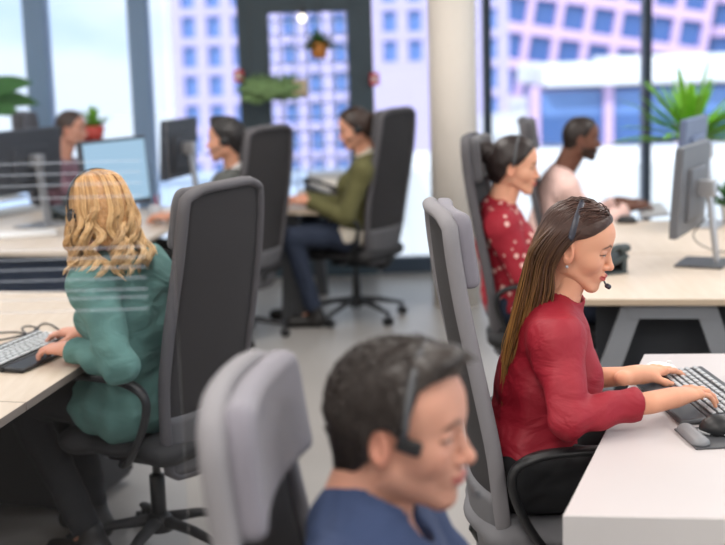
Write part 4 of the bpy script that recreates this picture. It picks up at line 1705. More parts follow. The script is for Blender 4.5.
f.cut((0, 0, 0.003), (0, 0, -1))
P_, F_ = f.mesh()
npmesh('wrist_rest', P_, F_, M_gray, root)
make_mouse((0.865, 3.0, ZD + 0.004), 2, 'large black mouse with grey side on the mouse pad', M_black, M_lgray, s=1.15)
q = onz(661, 377, ZD)
make_mouse((q[0] + 0.005, q[1] + 0.03, ZD), 15, 'small white mouse behind the far hand of the woman in the plain red shirt', mat('white_plastic', (235, 235, 235), 0.35), None, s=0.9)
q = onz(627, 223, ZD)
make_mouse((q[0], q[1], ZD), 0, 'black mouse on the cream desk between the two seated neighbours', M_black, None)


def desk_phone(loc, face, label, body):
    root = empty('desk_phone', loc, R(face), label, 'telephone')
    mb = MB()
    mb.slab([(-0.1, -0.09, 0), (-0.1, 0.09, 0), (0.1, 0.09, 0), (0.1, -0.09, 0)], (-0.02, 0, 0.012))
    mb.slab([(-0.1, -0.09, 0.01), (-0.1, 0.09, 0.01), (0.09, 0.09, 0.085), (0.09, -0.09, 0.085)], (0.012, 0, -0.02), bev=0.004)
    mb.box((0.085, 0, 0.04), (0.02, 0.16, 0.075))
    mb.build('base', body, root)
    mb = MB()
    T = rotm(0, -21, 0)
    for i in range(4):
        for j in range(3):
            mb.box(V(-0.01, 0, 0.05) + T @ V(-0.05 + i * 0.022, -0.01 + j * 0.024, 0.0), (0.015, 0.017, 0.008), T, bev=0.002)
    mb.build('keypad', M_lgray, root)
    mb = MB()
    mb.tube(smoothpath([(-0.105, -0.062, 0.045), (-0.07, -0.062, 0.062), (0.0, -0.062, 0.088), (0.06, -0.062, 0.108), (0.10, -0.062, 0.108)], 5), 0.02, n=10, ry=0.012)
    for x, z in ((-0.095, 0.036), (0.088, 0.10)):
        mb.box((x, -0.062, z), (0.05, 0.05, 0.03), T, bev=0.01)
    mb.build('handset', body, root)
    return root


q = onz(597, 272, ZD)
desk_phone((q[0], q[1], ZD), 20, 'dark desk phone on the cream desk of the woman in the spotted blouse', mat('phone_dark', (62, 72, 74), 0.4))
q = onz(72, 219, ZD)
desk_phone((q[0], q[1], ZD), 150, 'dark desk phone beside the pale monitor stand on the cluttered desk', mat('phone_dark', (62, 72, 74), 0.4))
q = at(325, 200, 8.45)
desk_phone((q[0] - 0.03, 8.40, ZD), 180, 'dark desk phone on the far end of the narrow desk near the door', M_black)


def sheets(loc, face, label, n=3, w=0.30, l=0.21):
    root = empty('paper_stack', loc, R(face), label, 'papers')
    mb = MB()
    for k in range(n):
        mb.box((g.uniform(-.004, .004), g.uniform(-.004, .004), 0.003 + k * 0.005), (w, l, 0.0045), rotm(g.uniform(-4, 4)))
    mb.build('sheets', M_paper, root)
    return root


for px, py_, fc, lb in ((28, 236, 12, 'flat stack of white papers near the left picture edge on the cluttered desk'), (104, 225, 30, 'stack of white papers below the lit screen'), (0, 200, 60, 'white papers behind the dark monitor at the left picture edge')):
    q = onz(px, py_, ZD)
    sheets((q[0], q[1], ZD), fc, lb, n=4)
q = onz(172, 212, ZD)
sheets((-1.10, q[1], ZD), 60, 'white papers at the edge of the cluttered desk by the chair of the blonde woman', n=6)


def cup(loc, label, m, r=0.04, h=0.10, pens=0):
    root = empty('pen_cup' if pens else 'coffee_cup', loc, 0, label, 'pen cup' if pens else 'cup')
    mb = MB()
    mb.lathe([(r * 0.85, 0), (r, h), (r * 0.92, h), (r * 0.8, 0.008)], n=24)
    mb.build('body', m, root)
    for k in range(pens):
        a = g.uniform(0, 6.28)
        mb = MB()
        mb.cyl((0.01 * math.cos(a), 0.01 * math.sin(a), 0.012), (0.036 * math.cos(a), 0.036 * math.sin(a), h + 0.06), 0.004, n=8)
        mb.build('pen', (M_red, M_dgray, M_lgray)[k % 3], root)
    if not pens:
        mb = MB()
        mb.tube(smoothpath([(r * 0.92, 0, h * 0.25), (r * 1.6, 0, h * 0.3), (r * 1.65, 0, h * 0.7), (r * 0.98, 0, h * 0.8)], 6), 0.006, n=8)
        mb.build('handle', m, root)
    return root


for px, Y, r_, h_, pens, m, lb in ((155, 7.35, 0.04, 0.10, 5, M_lgray, 'grey cup of pens on the cluttered desk beside the lit monitor'), (170, 7.2, 0.04, 0.09, 0, M_potw, 'white mug on the cluttered desk under the slim dark monitor')):
    x = at(px, 200, Y)[0]
    cup((x, Y, ZD), lb, m, r_, h_, pens)
q = at(308, 195, 8.75)
root = empty('box_file', (-0.22, 8.78, ZD), R(10), 'pale box file lying at the far end of the narrow desk before the door', 'box file')
mb = MB()
mb.box((0, 0, 0.06), (0.26, 0.16, 0.12), bev=0.006)
mb.build('box', M_lgray, root)
mb = MB()
mb.box((0, -0.081, 0.06), (0.1, 0.003, 0.06))
mb.build('spine_label', M_paper, root)


def cable(pts, label, m=M_black, r=0.0028, name='cable'):
    mb = MB()
    mb.tube(smoothpath(pts, 10), r, n=8)
    return tag(mb.build(name, m), label, 'cable')


def od(px, py_, z=ZD + 0.004):
    return onz(px, py_, z)


cable([od(63, 333), od(52, 325), od(42, 324), od(30, 333), od(12, 332), od(-12, 334)], 'dark cable looping from the black keyboard to the left picture edge')
cable([od(40, 340, ZD + .02), od(26, 333), od(22, 328), od(30, 326), od(38, 330), od(10, 338), od(-10, 341)], 'dark cable curling behind the black keyboard of the blonde woman')
cable([od(20, 345, ZD + .016), od(8, 343), od(-2, 346), od(-14, 350)], 'short dark cable leaving the near end of the black keyboard')
q = onz(706, 262, ZD)
cable([q + V(0.07, 0.06, 0.33), q + V(0.02, 0.05, 0.20), q + V(-0.03, 0.10, 0.10), q + V(0.06, 0.16, 0.03), q + V(0.2, 0.2, 0.004), q + V(0.35, 0.2, 0.004)], 'thin grey cable hanging from the grey monitor to the cream desk', M_dgray)

# ------------------------------------------------------------------ glass screen on the left with reflected blinds painted on as pale lines
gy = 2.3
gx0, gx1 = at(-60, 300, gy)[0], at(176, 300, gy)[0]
root = empty('glass_partition', ((gx0 + gx1) / 2, gy, 0), 0, 'clear glass partition with blind reflections painted on as pale lines, standing at the left', 'glass partition')
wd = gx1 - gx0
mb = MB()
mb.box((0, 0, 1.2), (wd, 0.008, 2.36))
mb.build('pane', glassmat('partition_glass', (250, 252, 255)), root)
mb = MB()
mb.box((0, 0, 0.012), (wd, 0.05, 0.024), bev=0.004)
mb.build('floor_channel', M_silver, root)
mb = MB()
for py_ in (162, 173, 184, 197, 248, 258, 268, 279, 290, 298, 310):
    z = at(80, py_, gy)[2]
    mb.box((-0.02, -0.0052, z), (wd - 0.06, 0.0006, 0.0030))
mb.build('painted_blind_reflection', alphamat('painted_reflection', (225, 235, 250), 0.16), root)  # translucent strips stand in for blinds mirrored in the glass
# ------------------------------------------------------------------ people
M_hair = mat('hair', (60, 44, 36), 0.42, spec=0.4, tint=True)
M_jeans = mat('dark_denim', (30, 36, 50), 0.85, bump=0.3, bscale=300)
M_navyp = mat('navy_trousers', (36, 46, 66), 0.85)
M_blackp = mat('black_trousers', (24, 25, 29), 0.85)
M_shoe = mat('black_leather', (26, 24, 24), 0.45)
HS = (M_black, M_rub)
gr = np.random.default_rng(21)


def capcol(F, c, amp=0.25):
    P, Q = F
    n = 1 + amp * noise3(P * V(0.5, 2.2, 1.2), 0.02, 9, 2)[:, None]
    return P, Q, np.clip(V(*lin(c)[:3]) * n, 0.001, 1)


def scalp_hair(p, name, cap, col, paths=(), r0=0.0016, r1=0.0006, cols=None, amp=0.25):
    P, F, T = capcol(cap.mesh(), col, amp)
    ch = [(to_world(p, P), F, T)]
    if len(paths):
        ch.append(strands(paths, r0, r1, cols=cols))
    return hair_mesh(p, name, ch, M_hair)


def tufts(p, n, col, L=(0.012, 0.022), front=0.5, tab=HL_MAN, infl=0.010, lean=(-0.3, 0, 0.5), var=0.25, low=-0.06):
    """short locks lying on the cap"""
    out, cs = [], []
    base = V(*lin(col)[:3])
    while len(out) < n:
        d = gr.normal(size=3)
        q = on_skull(d[None], infl)[0]
        if q[0] > lut(q[2], tab) - 0.004 or q[2] < low:
            continue
        if abs(q[1]) > 0.066 and abs(q[0] + 0.008) < 0.03 and q[2] < 0.03:
            continue
        nn = nrm(q - SKC)
        fw = V(*lean) + gr.normal(size=3) * 0.25
        if q[0] > front * 0.1:
            fw = fw + V(0.9, 0, 0.8)
        tg = nrm(fw - nn * (fw @ nn))
        l = gr.uniform(*L) * (1.5 if q[0] > 0.03 and q[2] > 0.08 else 1.0)
        pts = [q, q + nn * l * 0.22 + tg * l * 0.5, q + nn * l * 0.25 + tg * l * 1.0]
        out.append(to_world(p, np.array(smoothpath(pts, 3))))
        c = base * (1 + var * gr.normal())
        cs.append(np.tile(np.clip(c, 0.002, 1), (len(out[-1]), 1)))
    return out, cs


HL_LADY = [(0.16, 0.12), (0.118, 0.090), (0.100, 0.079), (0.082, 0.066), (0.062, 0.048), (0.048, 0.028), (0.038, 0.008), (0.026, -0.012), (0.008, -0.020), (-0.02, -0.032), (-0.06, -0.05), (-0.10, -0.07)]
# --- woman in the plain red shirt -------------------------------------------------------
M_redshirt = mat('red_shirt_cloth', (152, 18, 40), 0.62, bump=0.2, bscale=350, folds=0.35)
H1 = at(576, 248.5, 3.25)
N1 = at(553, 309, 3.28)
p = make_person('woman with very long brown hair and plain red shirt, typing at the white desk', -6, (0.415, 3.28, 0.575), N1, H1, -16, 16, 0, fem=True, s=0.912, bust=0.008, sleeve=0.004,
                WR=(0.750, 3.085, 0.800), WL=(0.735, 3.40, 0.780), ER=(0.488, 3.00, 0.782), EL=(0.51, 3.50, 0.74), handR=(V(0.17, 0.11, 0.010), V(-0.05, 0.05, 1)), handL=(V(0.16, 0.13, 0.0), V(-0.05, -0.05, 1)),
                cuffR=0.66, cuffL=0.40, skin=(226, 168, 138), lips=(190, 92, 88), brow=(62, 42, 34), shirt=M_redshirt, pants=M_blackp, shoe=M_shoe, res=0.0018, cres=0.0048, hh=0.0022,
                down=True, hem=-0.10, wr_amp=0.0050, collar=0.045, curlR=((12, 26, 18), (14, 24, 18), (16, 25, 18), (20, 30, 20)), curlL=((8, 16, 12), (12, 20, 14), (16, 24, 16), (18, 26, 18)), shirt_name='red_shirt')
red = p
cap = cap_field(HL_LADY, 0.0075, low=-0.075, h=0.0022, amp=0.0007, k=0.018, earcut=True, extra=lambda f: f.ell((-0.050, 0, -0.02), (0.058, 0.064, 0.08), k=0.03))
paths, cols = [], []
B0 = [(545, 214), (530, 250), (519, 290), (510, 330), (503, 366), (501, 402)]
B1 = [(563, 236), (557, 264), (553, 300), (544, 332), (531, 366), (512, 406)]
dk, gd = V(*lin((70, 46, 38))[:3]), V(*lin((196, 144, 80))[:3])
for k in range(950):
    b, a = gr.uniform(0, 1), gr.uniform(-1, 1)
    b = b ** 0.85
    side = 1 if a > 0 else -1
    wide = abs(a) ** 0.6
    fx_ = 0.075 * b - 0.03 * (1 - b) + gr.uniform(-0.012, 0.012)
    s0_ = on_skull((V(fx_, gr.uniform(-0.010, 0.010), 0.13) - SKC)[None], 0.0080)[0]
    m1 = on_skull((V(0.062 * b - 0.062 * (1 - b), side * 0.05 * wide, 0.105) - SKC)[None], 0.0092)[0]
    m2 = on_skull((V(0.010 * b - 0.085 * (1 - b), side * 0.078 * wide, 0.06) - SKC)[None], 0.0104)[0]
    pts = [to_world(p, s0_), to_world(p, m1), to_world(p, m2)]
    lenf = gr.uniform(0.82, 1.03)
    for i in range(1, 6):
        x = B0[i][0] * (1 - b) + B1[i][0] * b
        y = B0[i][1] * (1 - b) + B1[i][1] * b
        y = 250 + (y - 250) * lenf
        Y = 3.245 + a * (0.074 - 0.007 * i)
        q = at(x, y, Y)
        if i == 1:       # keep outside the skull
            l = (p.M.T @ (q - p.H)) / p.s
            l2 = on_skull((l - SKC)[None], 0.0098)[0]
            if np.linalg.norm(l - SKC) < np.linalg.norm(l2 - SKC):
                q = to_world(p, l2)
        pts.append(q + gr.normal(size=3) * 0.002)
    Q = np.array(smoothpath(pts, 5))
    t = np.linspace(0, 1, len(Q))[:, None]
    tint_ = (np.clip((t - 0.30) / 0.45, 0, 1)) * gr.uniform(0.15, 1.1) * (0.35 + 0.65 * (1 - b))
    c = dk * (0.75 + 0.5 * gr.uniform()) * (1 - tint_) + gd * tint_ * gr.uniform(0.7, 1.15)
    paths.append(Q)
    cols.append(c)
# fine hair brushed back from the brow
for k in range(420):
    side = -1 if k % 3 else 1
    z0_ = gr.uniform(0.045, 0.118)
    x0_ = float(lut(z0_, HL_LADY)) - 0.014
    q0 = on_skull((V(x0_, side * gr.uniform(0.2, 1) * 0.06, z0_) - SKC)[None], 0.0070)[0]
    q1 = on_skull((V(x0_ * 0.35 - 0.01, side * 0.070, 0.052 + (z0_ - 0.045) * 0.8) - SKC)[None], 0.0092)[0]
    q2 = on_skull((V(-0.040, side * 0.076, 0.024 + (z0_ - 0.045) * 0.7) - SKC)[None], 0.0098)[0]
    q3 = on_skull((V(-0.085, side * 0.050, -0.010 + (z0_ - 0.045) * 0.6) - SKC)[None], 0.0098)[0]
    Q = np.array(smoothpath([to_world(p, q) for q in (q0, q1, q2, q3)], 6))
    paths.append(Q)
    cols.append(np.tile(dk * gr.uniform(0.75, 1.5), (len(Q), 1)))
scalp_hair(p, 'hair', cap, (66, 45, 38), paths, 0.0017, 0.0006, cols, 0.15)
mb = MB()
e = to_world(p, V(-0.004, -0.088, -0.040)) - p.base
mb.ball(e, 0.0042, 8)
mb.build('earring', M_silver, p.root)
headset(p, 'thin black headset on the long brown hair of the woman in plain red', (mat('band_slate', (52, 54, 66), 0.35), M_rub), side='L', ears='L', lift=0.009, tilt=-1, band_x=-0.014, low=0.036, boom_end=(0.113, -0.004, -0.076), bw=0.0085)

# --- man in the foreground ---------------------------------------------------------------
M_navy = mat('navy_shirt_cloth', (44, 60, 94), 0.85, bump=0.4, bscale=400, folds=0.3)
p = make_person('man with short dark hair and navy shirt, close up in profile', -14, (0.085, 1.88, 0.50), at(359, 520, 1.93), at(401, 432, 1.93), -17, 5, 0, fem=False, w=1.08, s=1.025, down=True,
                WR=(0.42, 1.62, 0.62), WL=(0.45, 1.95, 0.62), skin=(206, 152, 130), lips=(178, 104, 98), brow=(54, 44, 40), shirt=M_navy, pants=M_jeans, shoe=M_shoe, res=0.0022, beard=((150, 112, 98), 0.25),
                collar=0.055, neck_open=0.05, hh=0.004, shirt_name='navy_shirt')


def quiff(f):
    f.ell((0.045, 0, 0.118), (0.045, 0.058, 0.024), rotm(0, -12, 0), k=0.02)


HL_FRONT = [(0.16, 0.12), (0.118, 0.090), (0.106, 0.080), (0.097, 0.056), (0.085, 0.040), (0.06, 0.034), (0.03, 0.026), (0.01, 0.012), (-0.025, 0.002), (-0.03, -0.03), (-0.055, -0.05), (-0.09, -0.075)]
cap = cap_field(HL_FRONT, 0.012, amp=0.0015, extra=quiff, low=-0.085)
pth, cs = tufts(p, 2200, (54, 47, 44), (0.014, 0.024), infl=0.012, low=-0.082, tab=HL_FRONT, var=0.18)
extra = []
for k in range(260):
    q = V(gr.uniform(0.02, 0.082), gr.uniform(-0.055, 0.055), 0.122)
    q[2] = 0.130 - (q[0] - 0.03) * 0.22 - abs(q[1]) * 0.25
    d_ = nrm(V(0.8 + gr.normal() * 0.25, gr.normal() * 0.25, 0.75))
    L_ = gr.uniform(0.014, 0.028)
    extra.append(to_world(p, np.array(smoothpath([q, q + d_ * L_ * 0.5, q + d_ * L_ + V(0.004, 0, -0.003)], 3))))
    cs.append(np.tile(V(*lin((54, 47, 44))[:3]) * gr.uniform(0.7, 1.4), (len(extra[-1]), 1)))
scalp_hair(p, 'hair', cap, (50, 44, 41), pth + extra, 0.0014, 0.0005, cs, 0.12)
hs_ = headset(p, 'headset with a thin band and dark temple pad on the man in the navy shirt', (M_dgray, M_rub), side='L', ears='L', lift=0.014, tilt=0, band_x=0.030, low=0.020, boom_end=(0.122, -0.006, -0.074), bw=0.005)
mb = MB()
mb.box(p.M @ (V(0.034, -0.0845, 0.008) * p.s), (0.040, 0.012, 0.024), p.M @ rotm(4, 12, 0), bev=0.005)
mb.build('temple_pad', M_black, hs_)
front = p

# --- blonde woman -------------------------------------------------------------------------
M_teal = mat('teal_knit', (88, 126, 120), 0.9, bump=0.6, bscale=260, vary=0.05, vscale=12, folds=0.35)
p = make_person('woman with wavy blonde hair and teal sweater, seen from behind at the left', 150, (-0.735, 4.10, 0.565), at(122, 262, 3.98), at(100, 214, 3.98), 130, 8, 0, fem=True, s=0.93, w=1.04, sw=0.145,
                WL=(-0.905, 3.90, 0.787), WR=(-0.905, 4.13, 0.790), EL=(-0.740, 3.79, 0.755), AR=(-0.97, 4.36, 0.09), AL=(-0.93, 4.10, 0.09), ER=(-0.68, 4.27, 0.73), handL=(V(-0.17, 0.10, -0.01), V(0, 0, 1)), handR=(V(-0.16, 0.07, -0.01), V(0, 0, 1)), cuffL=0.93, cuffR=0.93,
                skin=(224, 166, 142), shirt=M_teal, pants=M_blackp, shoe=M_shoe, res=0.003, cres=0.0055, hh=0.0026, collar=0.04, hem=-0.20, drape=0.24, wr_amp=0.0065, sleeve=0.010, shirt_name='teal_sweater',
                curlL=((14, 30, 20), (16, 30, 20), (18, 30, 20), (22, 30, 22)), curlR=((14, 30, 20), (16, 30, 20), (18, 30, 20), (22, 30, 22)))
blonde = p
cap = cap_field(HL_BACK, 0.016, low=-0.11, h=0.003, amp=0.003, earcut=False, extra=lambda f: (f.ell((-0.045, 0, -0.03), (0.068, 0.085, 0.085), k=0.03)))
paths, cols = [], []
g0, g1, g2 = V(*lin((224, 178, 118))[:3]), V(*lin((160, 112, 64))[:3]), V(*lin((252, 228, 180))[:3])
NL = 50
for L_ in range(NL):
    az = gr.uniform(R(52), R(308)) if L_ % 6 else gr.uniform(R(38), R(55)) * (1 if L_ % 12 else -1)
    # lock: a bundle that shares its wave
    ca, sa = math.cos(az), math.sin(az)
    ph, wl, am = gr.uniform(0, 6.28), gr.uniform(0.10, 0.15), gr.uniform(0.016, 0.030)
    lowz = gr.uniform(-0.20, -0.14)
    bulge = gr.uniform(0.012, 0.036)
    lockc = gr.uniform()
    for k in range(34):
        az2 = az + gr.normal() * 0.058
        ca, sa = math.cos(az2), math.sin(az2)
        q0 = on_skull((V(0.02 + 0.03 * ca, 0.012 + 0.02 * sa, 0.14) - SKC)[None], 0.015)[0]
        q1 = on_skull((V(0.010 + 0.075 * ca, 0.062 * sa, 0.10) - SKC)[None], 0.020)[0]
        q2 = on_skull((V(-0.008 + 0.09 * ca, 0.08 * sa, 0.045) - SKC)[None], 0.020)[0]
        q3 = V(-0.012 + (0.100 + bulge * .4) * ca, (0.086 + bulge) * sa, -0.03)
        q4 = V(-0.020 + (0.094 + bulge * .5) * ca, (0.088 + bulge * 1.1) * sa, -0.10)
        q5 = V(-0.030 + (0.088 + bulge * .8) * ca, (0.090 + bulge * 1.6) * sa, lowz + gr.normal() * 0.010)
        Q = np.array(smoothpath([q0, q1, q2, q3, q4, q5], 7))
        s_ = np.linspace(0, 1, len(Q))
        arc = np.concatenate([[0], np.cumsum(np.linalg.norm(np.diff(Q, axis=0), axis=1))])
        A = am * np.clip((s_ - 0.42) / 0.40, 0, 1)
        phk = ph + gr.normal() * 0.16
        out_ = np.stack([np.full_like(s_, ca), np.full_like(s_, sa), 0 * s_], -1)
        tan_ = np.stack([np.full_like(s_, -sa), np.full_like(s_, ca), 0 * s_], -1)
        Q = Q + out_ * (A * 0.75 * np.sin(arc * 2 * PI / wl + phk))[:, None] + tan_ * (A * np.cos(arc * 2 * PI / wl + phk))[:, None] + gr.normal(size=3) * 0.0022
        paths.append(to_world(p, Q))
        mixv = np.clip(lockc + gr.normal() * 0.2, 0, 1)
        c = g1 * (1 - mixv) + g0 * mixv
        tt = np.clip((s_[:, None] - 0.25) * 1.1, 0, 1) * gr.uniform(0.1, 0.8)
        cols.append(c * (1 - tt) + g2 * tt)
scalp_hair(p, 'hair', cap, (186, 138, 88), paths, 0.0020, 0.0008, cols, 0.2)
headset(p, 'black headset with band over wavy blonde hair', HS, side='L', ears='LR', lift=0.022, lifty=0.013, tilt=2, low=0.0, boom_end=(0.105, 0.06, -0.085), bw=0.008, pad_r=0.025)

# --- woman in the spotted blouse ----------------------------------------------------------
M_spot = mat('spotted_blouse_cloth', (156, 24, 44), 0.75, folds=0.25)
nt = M_spot.node_tree
tc = nt.nodes.new('ShaderNodeTexCoord')
vo = nt.nodes.new('ShaderNodeTexVoronoi')
vo.inputs['Scale'].default_value = 24
vo.inputs['Randomness'].default_value = 0.75
ms = nt.nodes.new('ShaderNodeMath')
ms.operation = 'LESS_THAN'
ms.inputs[1].default_value = 0.27
mx = nt.nodes.new('ShaderNodeMix')
mx.data_type = 'RGBA'
mx.inputs[6].default_value = lin((156, 24, 44))
mx.inputs[7].default_value = lin((232, 190, 180))
nt.links.new(tc.outputs['Object'], vo.inputs['Vector'])
nt.links.new(vo.outputs['Distance'], ms.inputs[0])
nt.links.new(ms.outputs[0], mx.inputs[0])
nt.links.new(mx.outputs[2], nt.nodes['Principled BSDF'].inputs['Base Color'])
p = make_person('woman with dark hair in a bun and red blouse with pale spots', -6, (0.66, 5.56, 0.565), at(497, 210, 5.55), at(514, 168, 5.52), -8, 8, 0, fem=True, s=0.99, w=1.05,
                WR=(0.91, 5.36, 0.79), WL=(0.92, 5.66, 0.79), skin=(236, 178, 148), lips=(196, 96, 92), brow=(40, 28, 24), shirt=M_spot, pants=M_navyp, shoe=M_shoe, down=True, collar=0.045, sleeve=0.008, shirt_name='spotted_blouse')


def bun(f):
    f.ell((-0.128, 0, 0.055), (0.048, 0.048, 0.046), k=0.010)
    f.ell((-0.055, 0, 0.0), (0.06, 0.065, 0.06), k=0.03)


HLB2 = [(0.16, 0.12), (0.115, 0.082), (0.092, 0.070), (0.07, 0.055), (0.045, 0.038), (0.02, 0.018), (0.0, -0.006), (-0.02, -0.028), (-0.06, -0.05), (-0.10, -0.07)]
cap = cap_field(HLB2, 0.012, low=-0.07, amp=0.002, extra=bun)
scalp_hair(p, 'hair', cap, (38, 28, 27))
headset(p, 'thin headset band over the dark bun hair of the woman in the spotted blouse', (M_dgray, M_rub), side='L', ears='L', boom=False, lift=0.014, tilt=2, bw=0.006)

# --- man in pale pink ---------------------------------------------------------------------
M_palepink = mat('pale_pink_cloth', (236, 200, 192), 0.85, folds=0.3)
p = make_person('man with shaved head and dark beard in a pale pink shirt, reaching to his keyboard', 2, (1.02, 7.06, 0.575), at(560, 176, 7.03), at(581, 140, 7.0), -4, 6, 0, fem=False, s=0.96,
                WR=(1.455, 6.97, 0.785), WL=(1.46, 7.22, 0.785), skin=(116, 80, 66), lips=(110, 66, 60), brow=(30, 22, 20), shirt=M_palepink, pants=M_navyp, shoe=M_shoe, beard=((34, 26, 24), 0.85), collar=0.03, res=0.003, hh=0.0035,
                sleeve=0.006, shirt_name='pink_shirt', cuffR=0.9, cuffL=0.9)
cap = cap_field(HL_SHAVED, 0.004, amp=0.0006, low=-0.07)
scalp_hair(p, 'hair', cap, (40, 32, 30))
mb = MB()
c = p.WR + (p.ER - p.WR) * 0.12 - p.base
ax = nrm(p.ER - p.WR)
mb.tube([c - ax * 0.012, c + ax * 0.012], 0.034, n=20, ry=0.030)
mb.build('wristwatch', M_black, p.root)

# --- woman in the olive sweater -------------------------------------------------------------
M_olive = mat('olive_knit', (96, 94, 58), 0.9, folds=0.3)
M_cream = mat('cream_cloth', (222, 214, 200), 0.85)
p = make_person('woman in an olive sweater with dark hair tied back, seated by the door', 172, (-0.075, 7.84, 0.575), at(370, 160, 7.80), at(356, 130, 7.76), 184, 14, 0, fem=True, s=0.98,
                WL=(-0.31, 7.70, 0.785), WR=(-0.34, 7.90, 0.785), skin=(222, 164, 138), brow=(44, 32, 26), shirt=M_olive, pants=M_navyp, shoe=M_shoe, down=True, collar=0.0, sleeve=0.008, res=0.003, hh=0.0035,
                KL=(-0.42, 7.70, 0.57), KR=(-0.46, 7.93, 0.575), AL=(-0.30, 7.76, 0.09), AR=(-0.42, 7.98, 0.09), hem=0.035, shirt_name='olive_sweater')
cap = cap_field(HLB2, 0.012, low=-0.06, amp=0.002, extra=lambda f: f.ell((-0.115, 0, 0.045), (0.030, 0.03, 0.032), k=0.014))
scalp_hair(p, 'hair', cap, (58, 44, 38))
back = (np.eye(3), -p.base)
f = Field(p.N - 0.14, p.N + 0.16, 0.005)
nu = nrm(p.H - V(0, 0, 0.06) - p.N)
f.rc(p.N - nu * 0.03, p.N + nu * 0.085, 0.070, 0.060, k=0, clip=[(p.N + nu * 0.085, nu)])
f.rc(p.N - nu * 0.05, p.N + nu * 0.16, 0.050, k=0.002, sub=True)
P_, F_ = f.mesh()
npmesh('shirt_collar', P_, F_, M_cream, p.root, None, back)
f = Field(p.P - 0.3, p.P + 0.3, 0.007)
torso_prims(f, p, 0.017)
t_ = nrm(p.N - p.P)
f.cut(p.P + t_ * 0.055, t_)
f.cut(p.P - t_ * 0.05, -t_)
P_, F_ = f.mesh()
npmesh('shirt_tail', P_, F_, M_cream, p.root, None, back)
headset(p, 'dark headset on the woman in the olive sweater', HS, side='L', ears='L', lift=0.014, tilt=4, bw=0.005, boom_end=(0.105, 0.03, -0.07), pad_r=0.026)

# --- man with the white collar ---------------------------------------------------------------
M_vest = mat('charcoal_cloth', (82, 84, 82), 0.9, bump=0.3, bscale=300)
p = make_person('man with black hair and white collar under a charcoal top, facing the slim dark monitor', 160, (-0.735, 7.40, 0.565), at(240, 172, 7.27), at(226, 141, 7.22), 176, 2, 0, fem=False, s=0.97,
                WL=(-1.05, 7.16, 0.785), WR=(-1.04, 7.38, 0.785), skin=(226, 168, 140), brow=(34, 26, 22), shirt=M_vest, pants=M_blackp, shoe=M_shoe, collar=0.0, res=0.003, hh=0.0035, shirt_name='charcoal_top', beard=((120, 90, 76), 0.25))
HLF = [(0.16, 0.12), (0.118, 0.088), (0.095, 0.080), (0.075, 0.060), (0.045, 0.044), (0.02, 0.020), (0.0, 0.006), (-0.025, 0.0), (-0.03, -0.03), (-0.055, -0.05), (-0.085, -0.075)]
cap = cap_field(HLF, 0.012, amp=0.003, low=-0.075, extra=lambda f: f.ell((0.03, 0, 0.12), (0.055, 0.055, 0.026), rotm(0, -10, 0), k=0.02))
scalp_hair(p, 'hair', cap, (30, 27, 28))
back = (np.eye(3), -p.base)
f = Field(p.N - 0.14, p.N + 0.16, 0.005)
nu = nrm(p.H - V(0, 0, 0.06) - p.N)
f.rc(p.N - nu * 0.03, p.N + nu * 0.08, 0.080, 0.070, k=0, clip=[(p.N + nu * 0.075, nu)])
f.rc(p.N - nu * 0.05, p.N + nu * 0.16, 0.060, k=0.002, sub=True)
P_, F_ = f.mesh()
npmesh('shirt_collar', P_, F_, mat('white_cloth', (232, 232, 234), 0.85), p.root, None, back)
headset(p, 'dark headset with boom on the man with the white collar', HS, side='L', ears='L', lift=0.014, tilt=2, bw=0.005, boom_end=(0.11, 0.03, -0.07), pad_r=0.028)

# --- man in burgundy ---------------------------------------------------------------------------
M_burg = mat('burgundy_cloth', (134, 98, 110), 0.88, folds=0.3)
p = make_person('man with cropped hair in a burgundy top by the left window, facing right', -6, (-1.98, 8.78, 0.565), at(60, 163, 8.75), at(71, 130, 8.72), -4, 5, 0, fem=False, s=0.98,
                WR=(-1.62, 8.6, 0.78), WL=(-1.62, 8.85, 0.78), skin=(220, 162, 138), brow=(60, 48, 42), shirt=M_burg, pants=M_blackp, shoe=M_shoe, collar=0.03, res=0.003, hh=0.0035, shirt_name='burgundy_top')
cap = cap_field(HL_SHAVED, 0.006, amp=0.001, low=-0.07)
scalp_hair(p, 'hair', cap, (74, 60, 54))
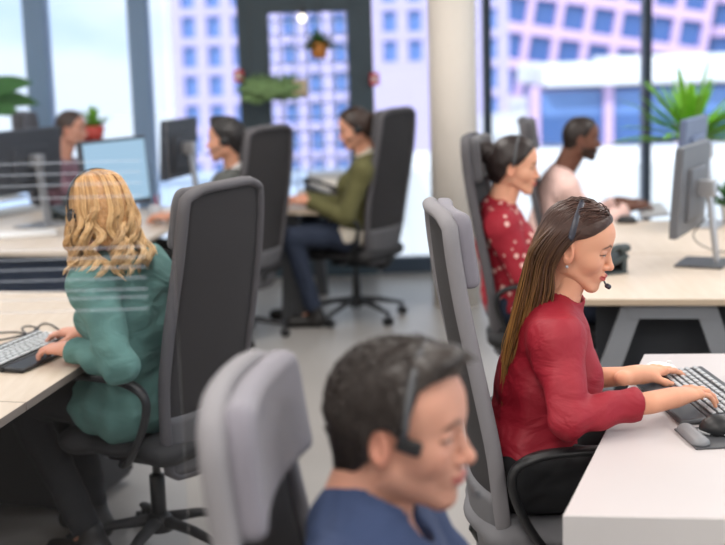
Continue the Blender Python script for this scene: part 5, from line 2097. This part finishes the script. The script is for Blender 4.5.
# ------------------------------------------------------------------ light, sky, camera
sun = bpy.data.lights.new('sun', 'SUN')
sun.energy = SUN_W
sun.angle = R(2)
sun.color = (1.0, 0.97, 0.93)
so = bpy.data.objects.new('sun', sun)
COL.objects.link(so)
dv = Vector((0.30, 0.80, -0.55))
so.rotation_euler = dv.to_track_quat('-Z', 'Y').to_euler()
so.location = (0, 0, 12)
w = bpy.data.worlds.new('sky')
SC.world = w
w.use_nodes = True
nt = w.node_tree
bg = nt.nodes['Background']
tc = nt.nodes.new('ShaderNodeTexCoord')
mp = nt.nodes.new('ShaderNodeMapping')
mp.inputs['Scale'].default_value = (1.5, 1.5, 4)
nz = nt.nodes.new('ShaderNodeTexNoise')
nz.inputs['Scale'].default_value = 3.0
nz.inputs['Detail'].default_value = 4
cr = nt.nodes.new('ShaderNodeValToRGB')
cr.color_ramp.elements[0].position = 0.28
cr.color_ramp.elements[1].position = 0.42
cr.color_ramp.elements[0].color = lin((222, 235, 248))
cr.color_ramp.elements[1].color = (1, 1, 1, 1)
nt.links.new(tc.outputs['Generated'], mp.inputs[0])
nt.links.new(mp.outputs[0], nz.inputs['Vector'])
nt.links.new(nz.outputs['Fac'], cr.inputs[0])
nt.links.new(cr.outputs[0], bg.inputs[0])
bg.inputs[1].default_value = SKY_W
cam = bpy.data.cameras.new('camera')
co = bpy.data.objects.new('camera', cam)
COL.objects.link(co)
SC.camera = co
m = np.eye(4)
m[:3, 0], m[:3, 1], m[:3, 2], m[:3, 3] = _r, _u, -_f, CAM
co.matrix_world = Matrix(m.tolist())
cam.sensor_width = 36
cam.sensor_fit = 'HORIZONTAL'
cam.lens = FPX / IW * 36
cam.clip_start = 0.05
cam.clip_end = 500
cam.dof.use_dof = True
cam.dof.focus_distance = 3.3
cam.dof.aperture_fstop = 2.2
cam.dof.aperture_blades = 0
vs = SC.view_settings
vs.view_transform = 'Standard'
vs.look = 'None'
vs.exposure = EXPO
vs.gamma = 1.0
vs.use_curve_mapping = False
SC.cycles.use_denoising = True
SC.cycles.max_bounces = 8
SC.cycles.transparent_max_bounces = 12
SC.cycles.caustics_reflective = False
SC.cycles.caustics_refractive = False
SC.cycles.sample_clamp_indirect = 6.0
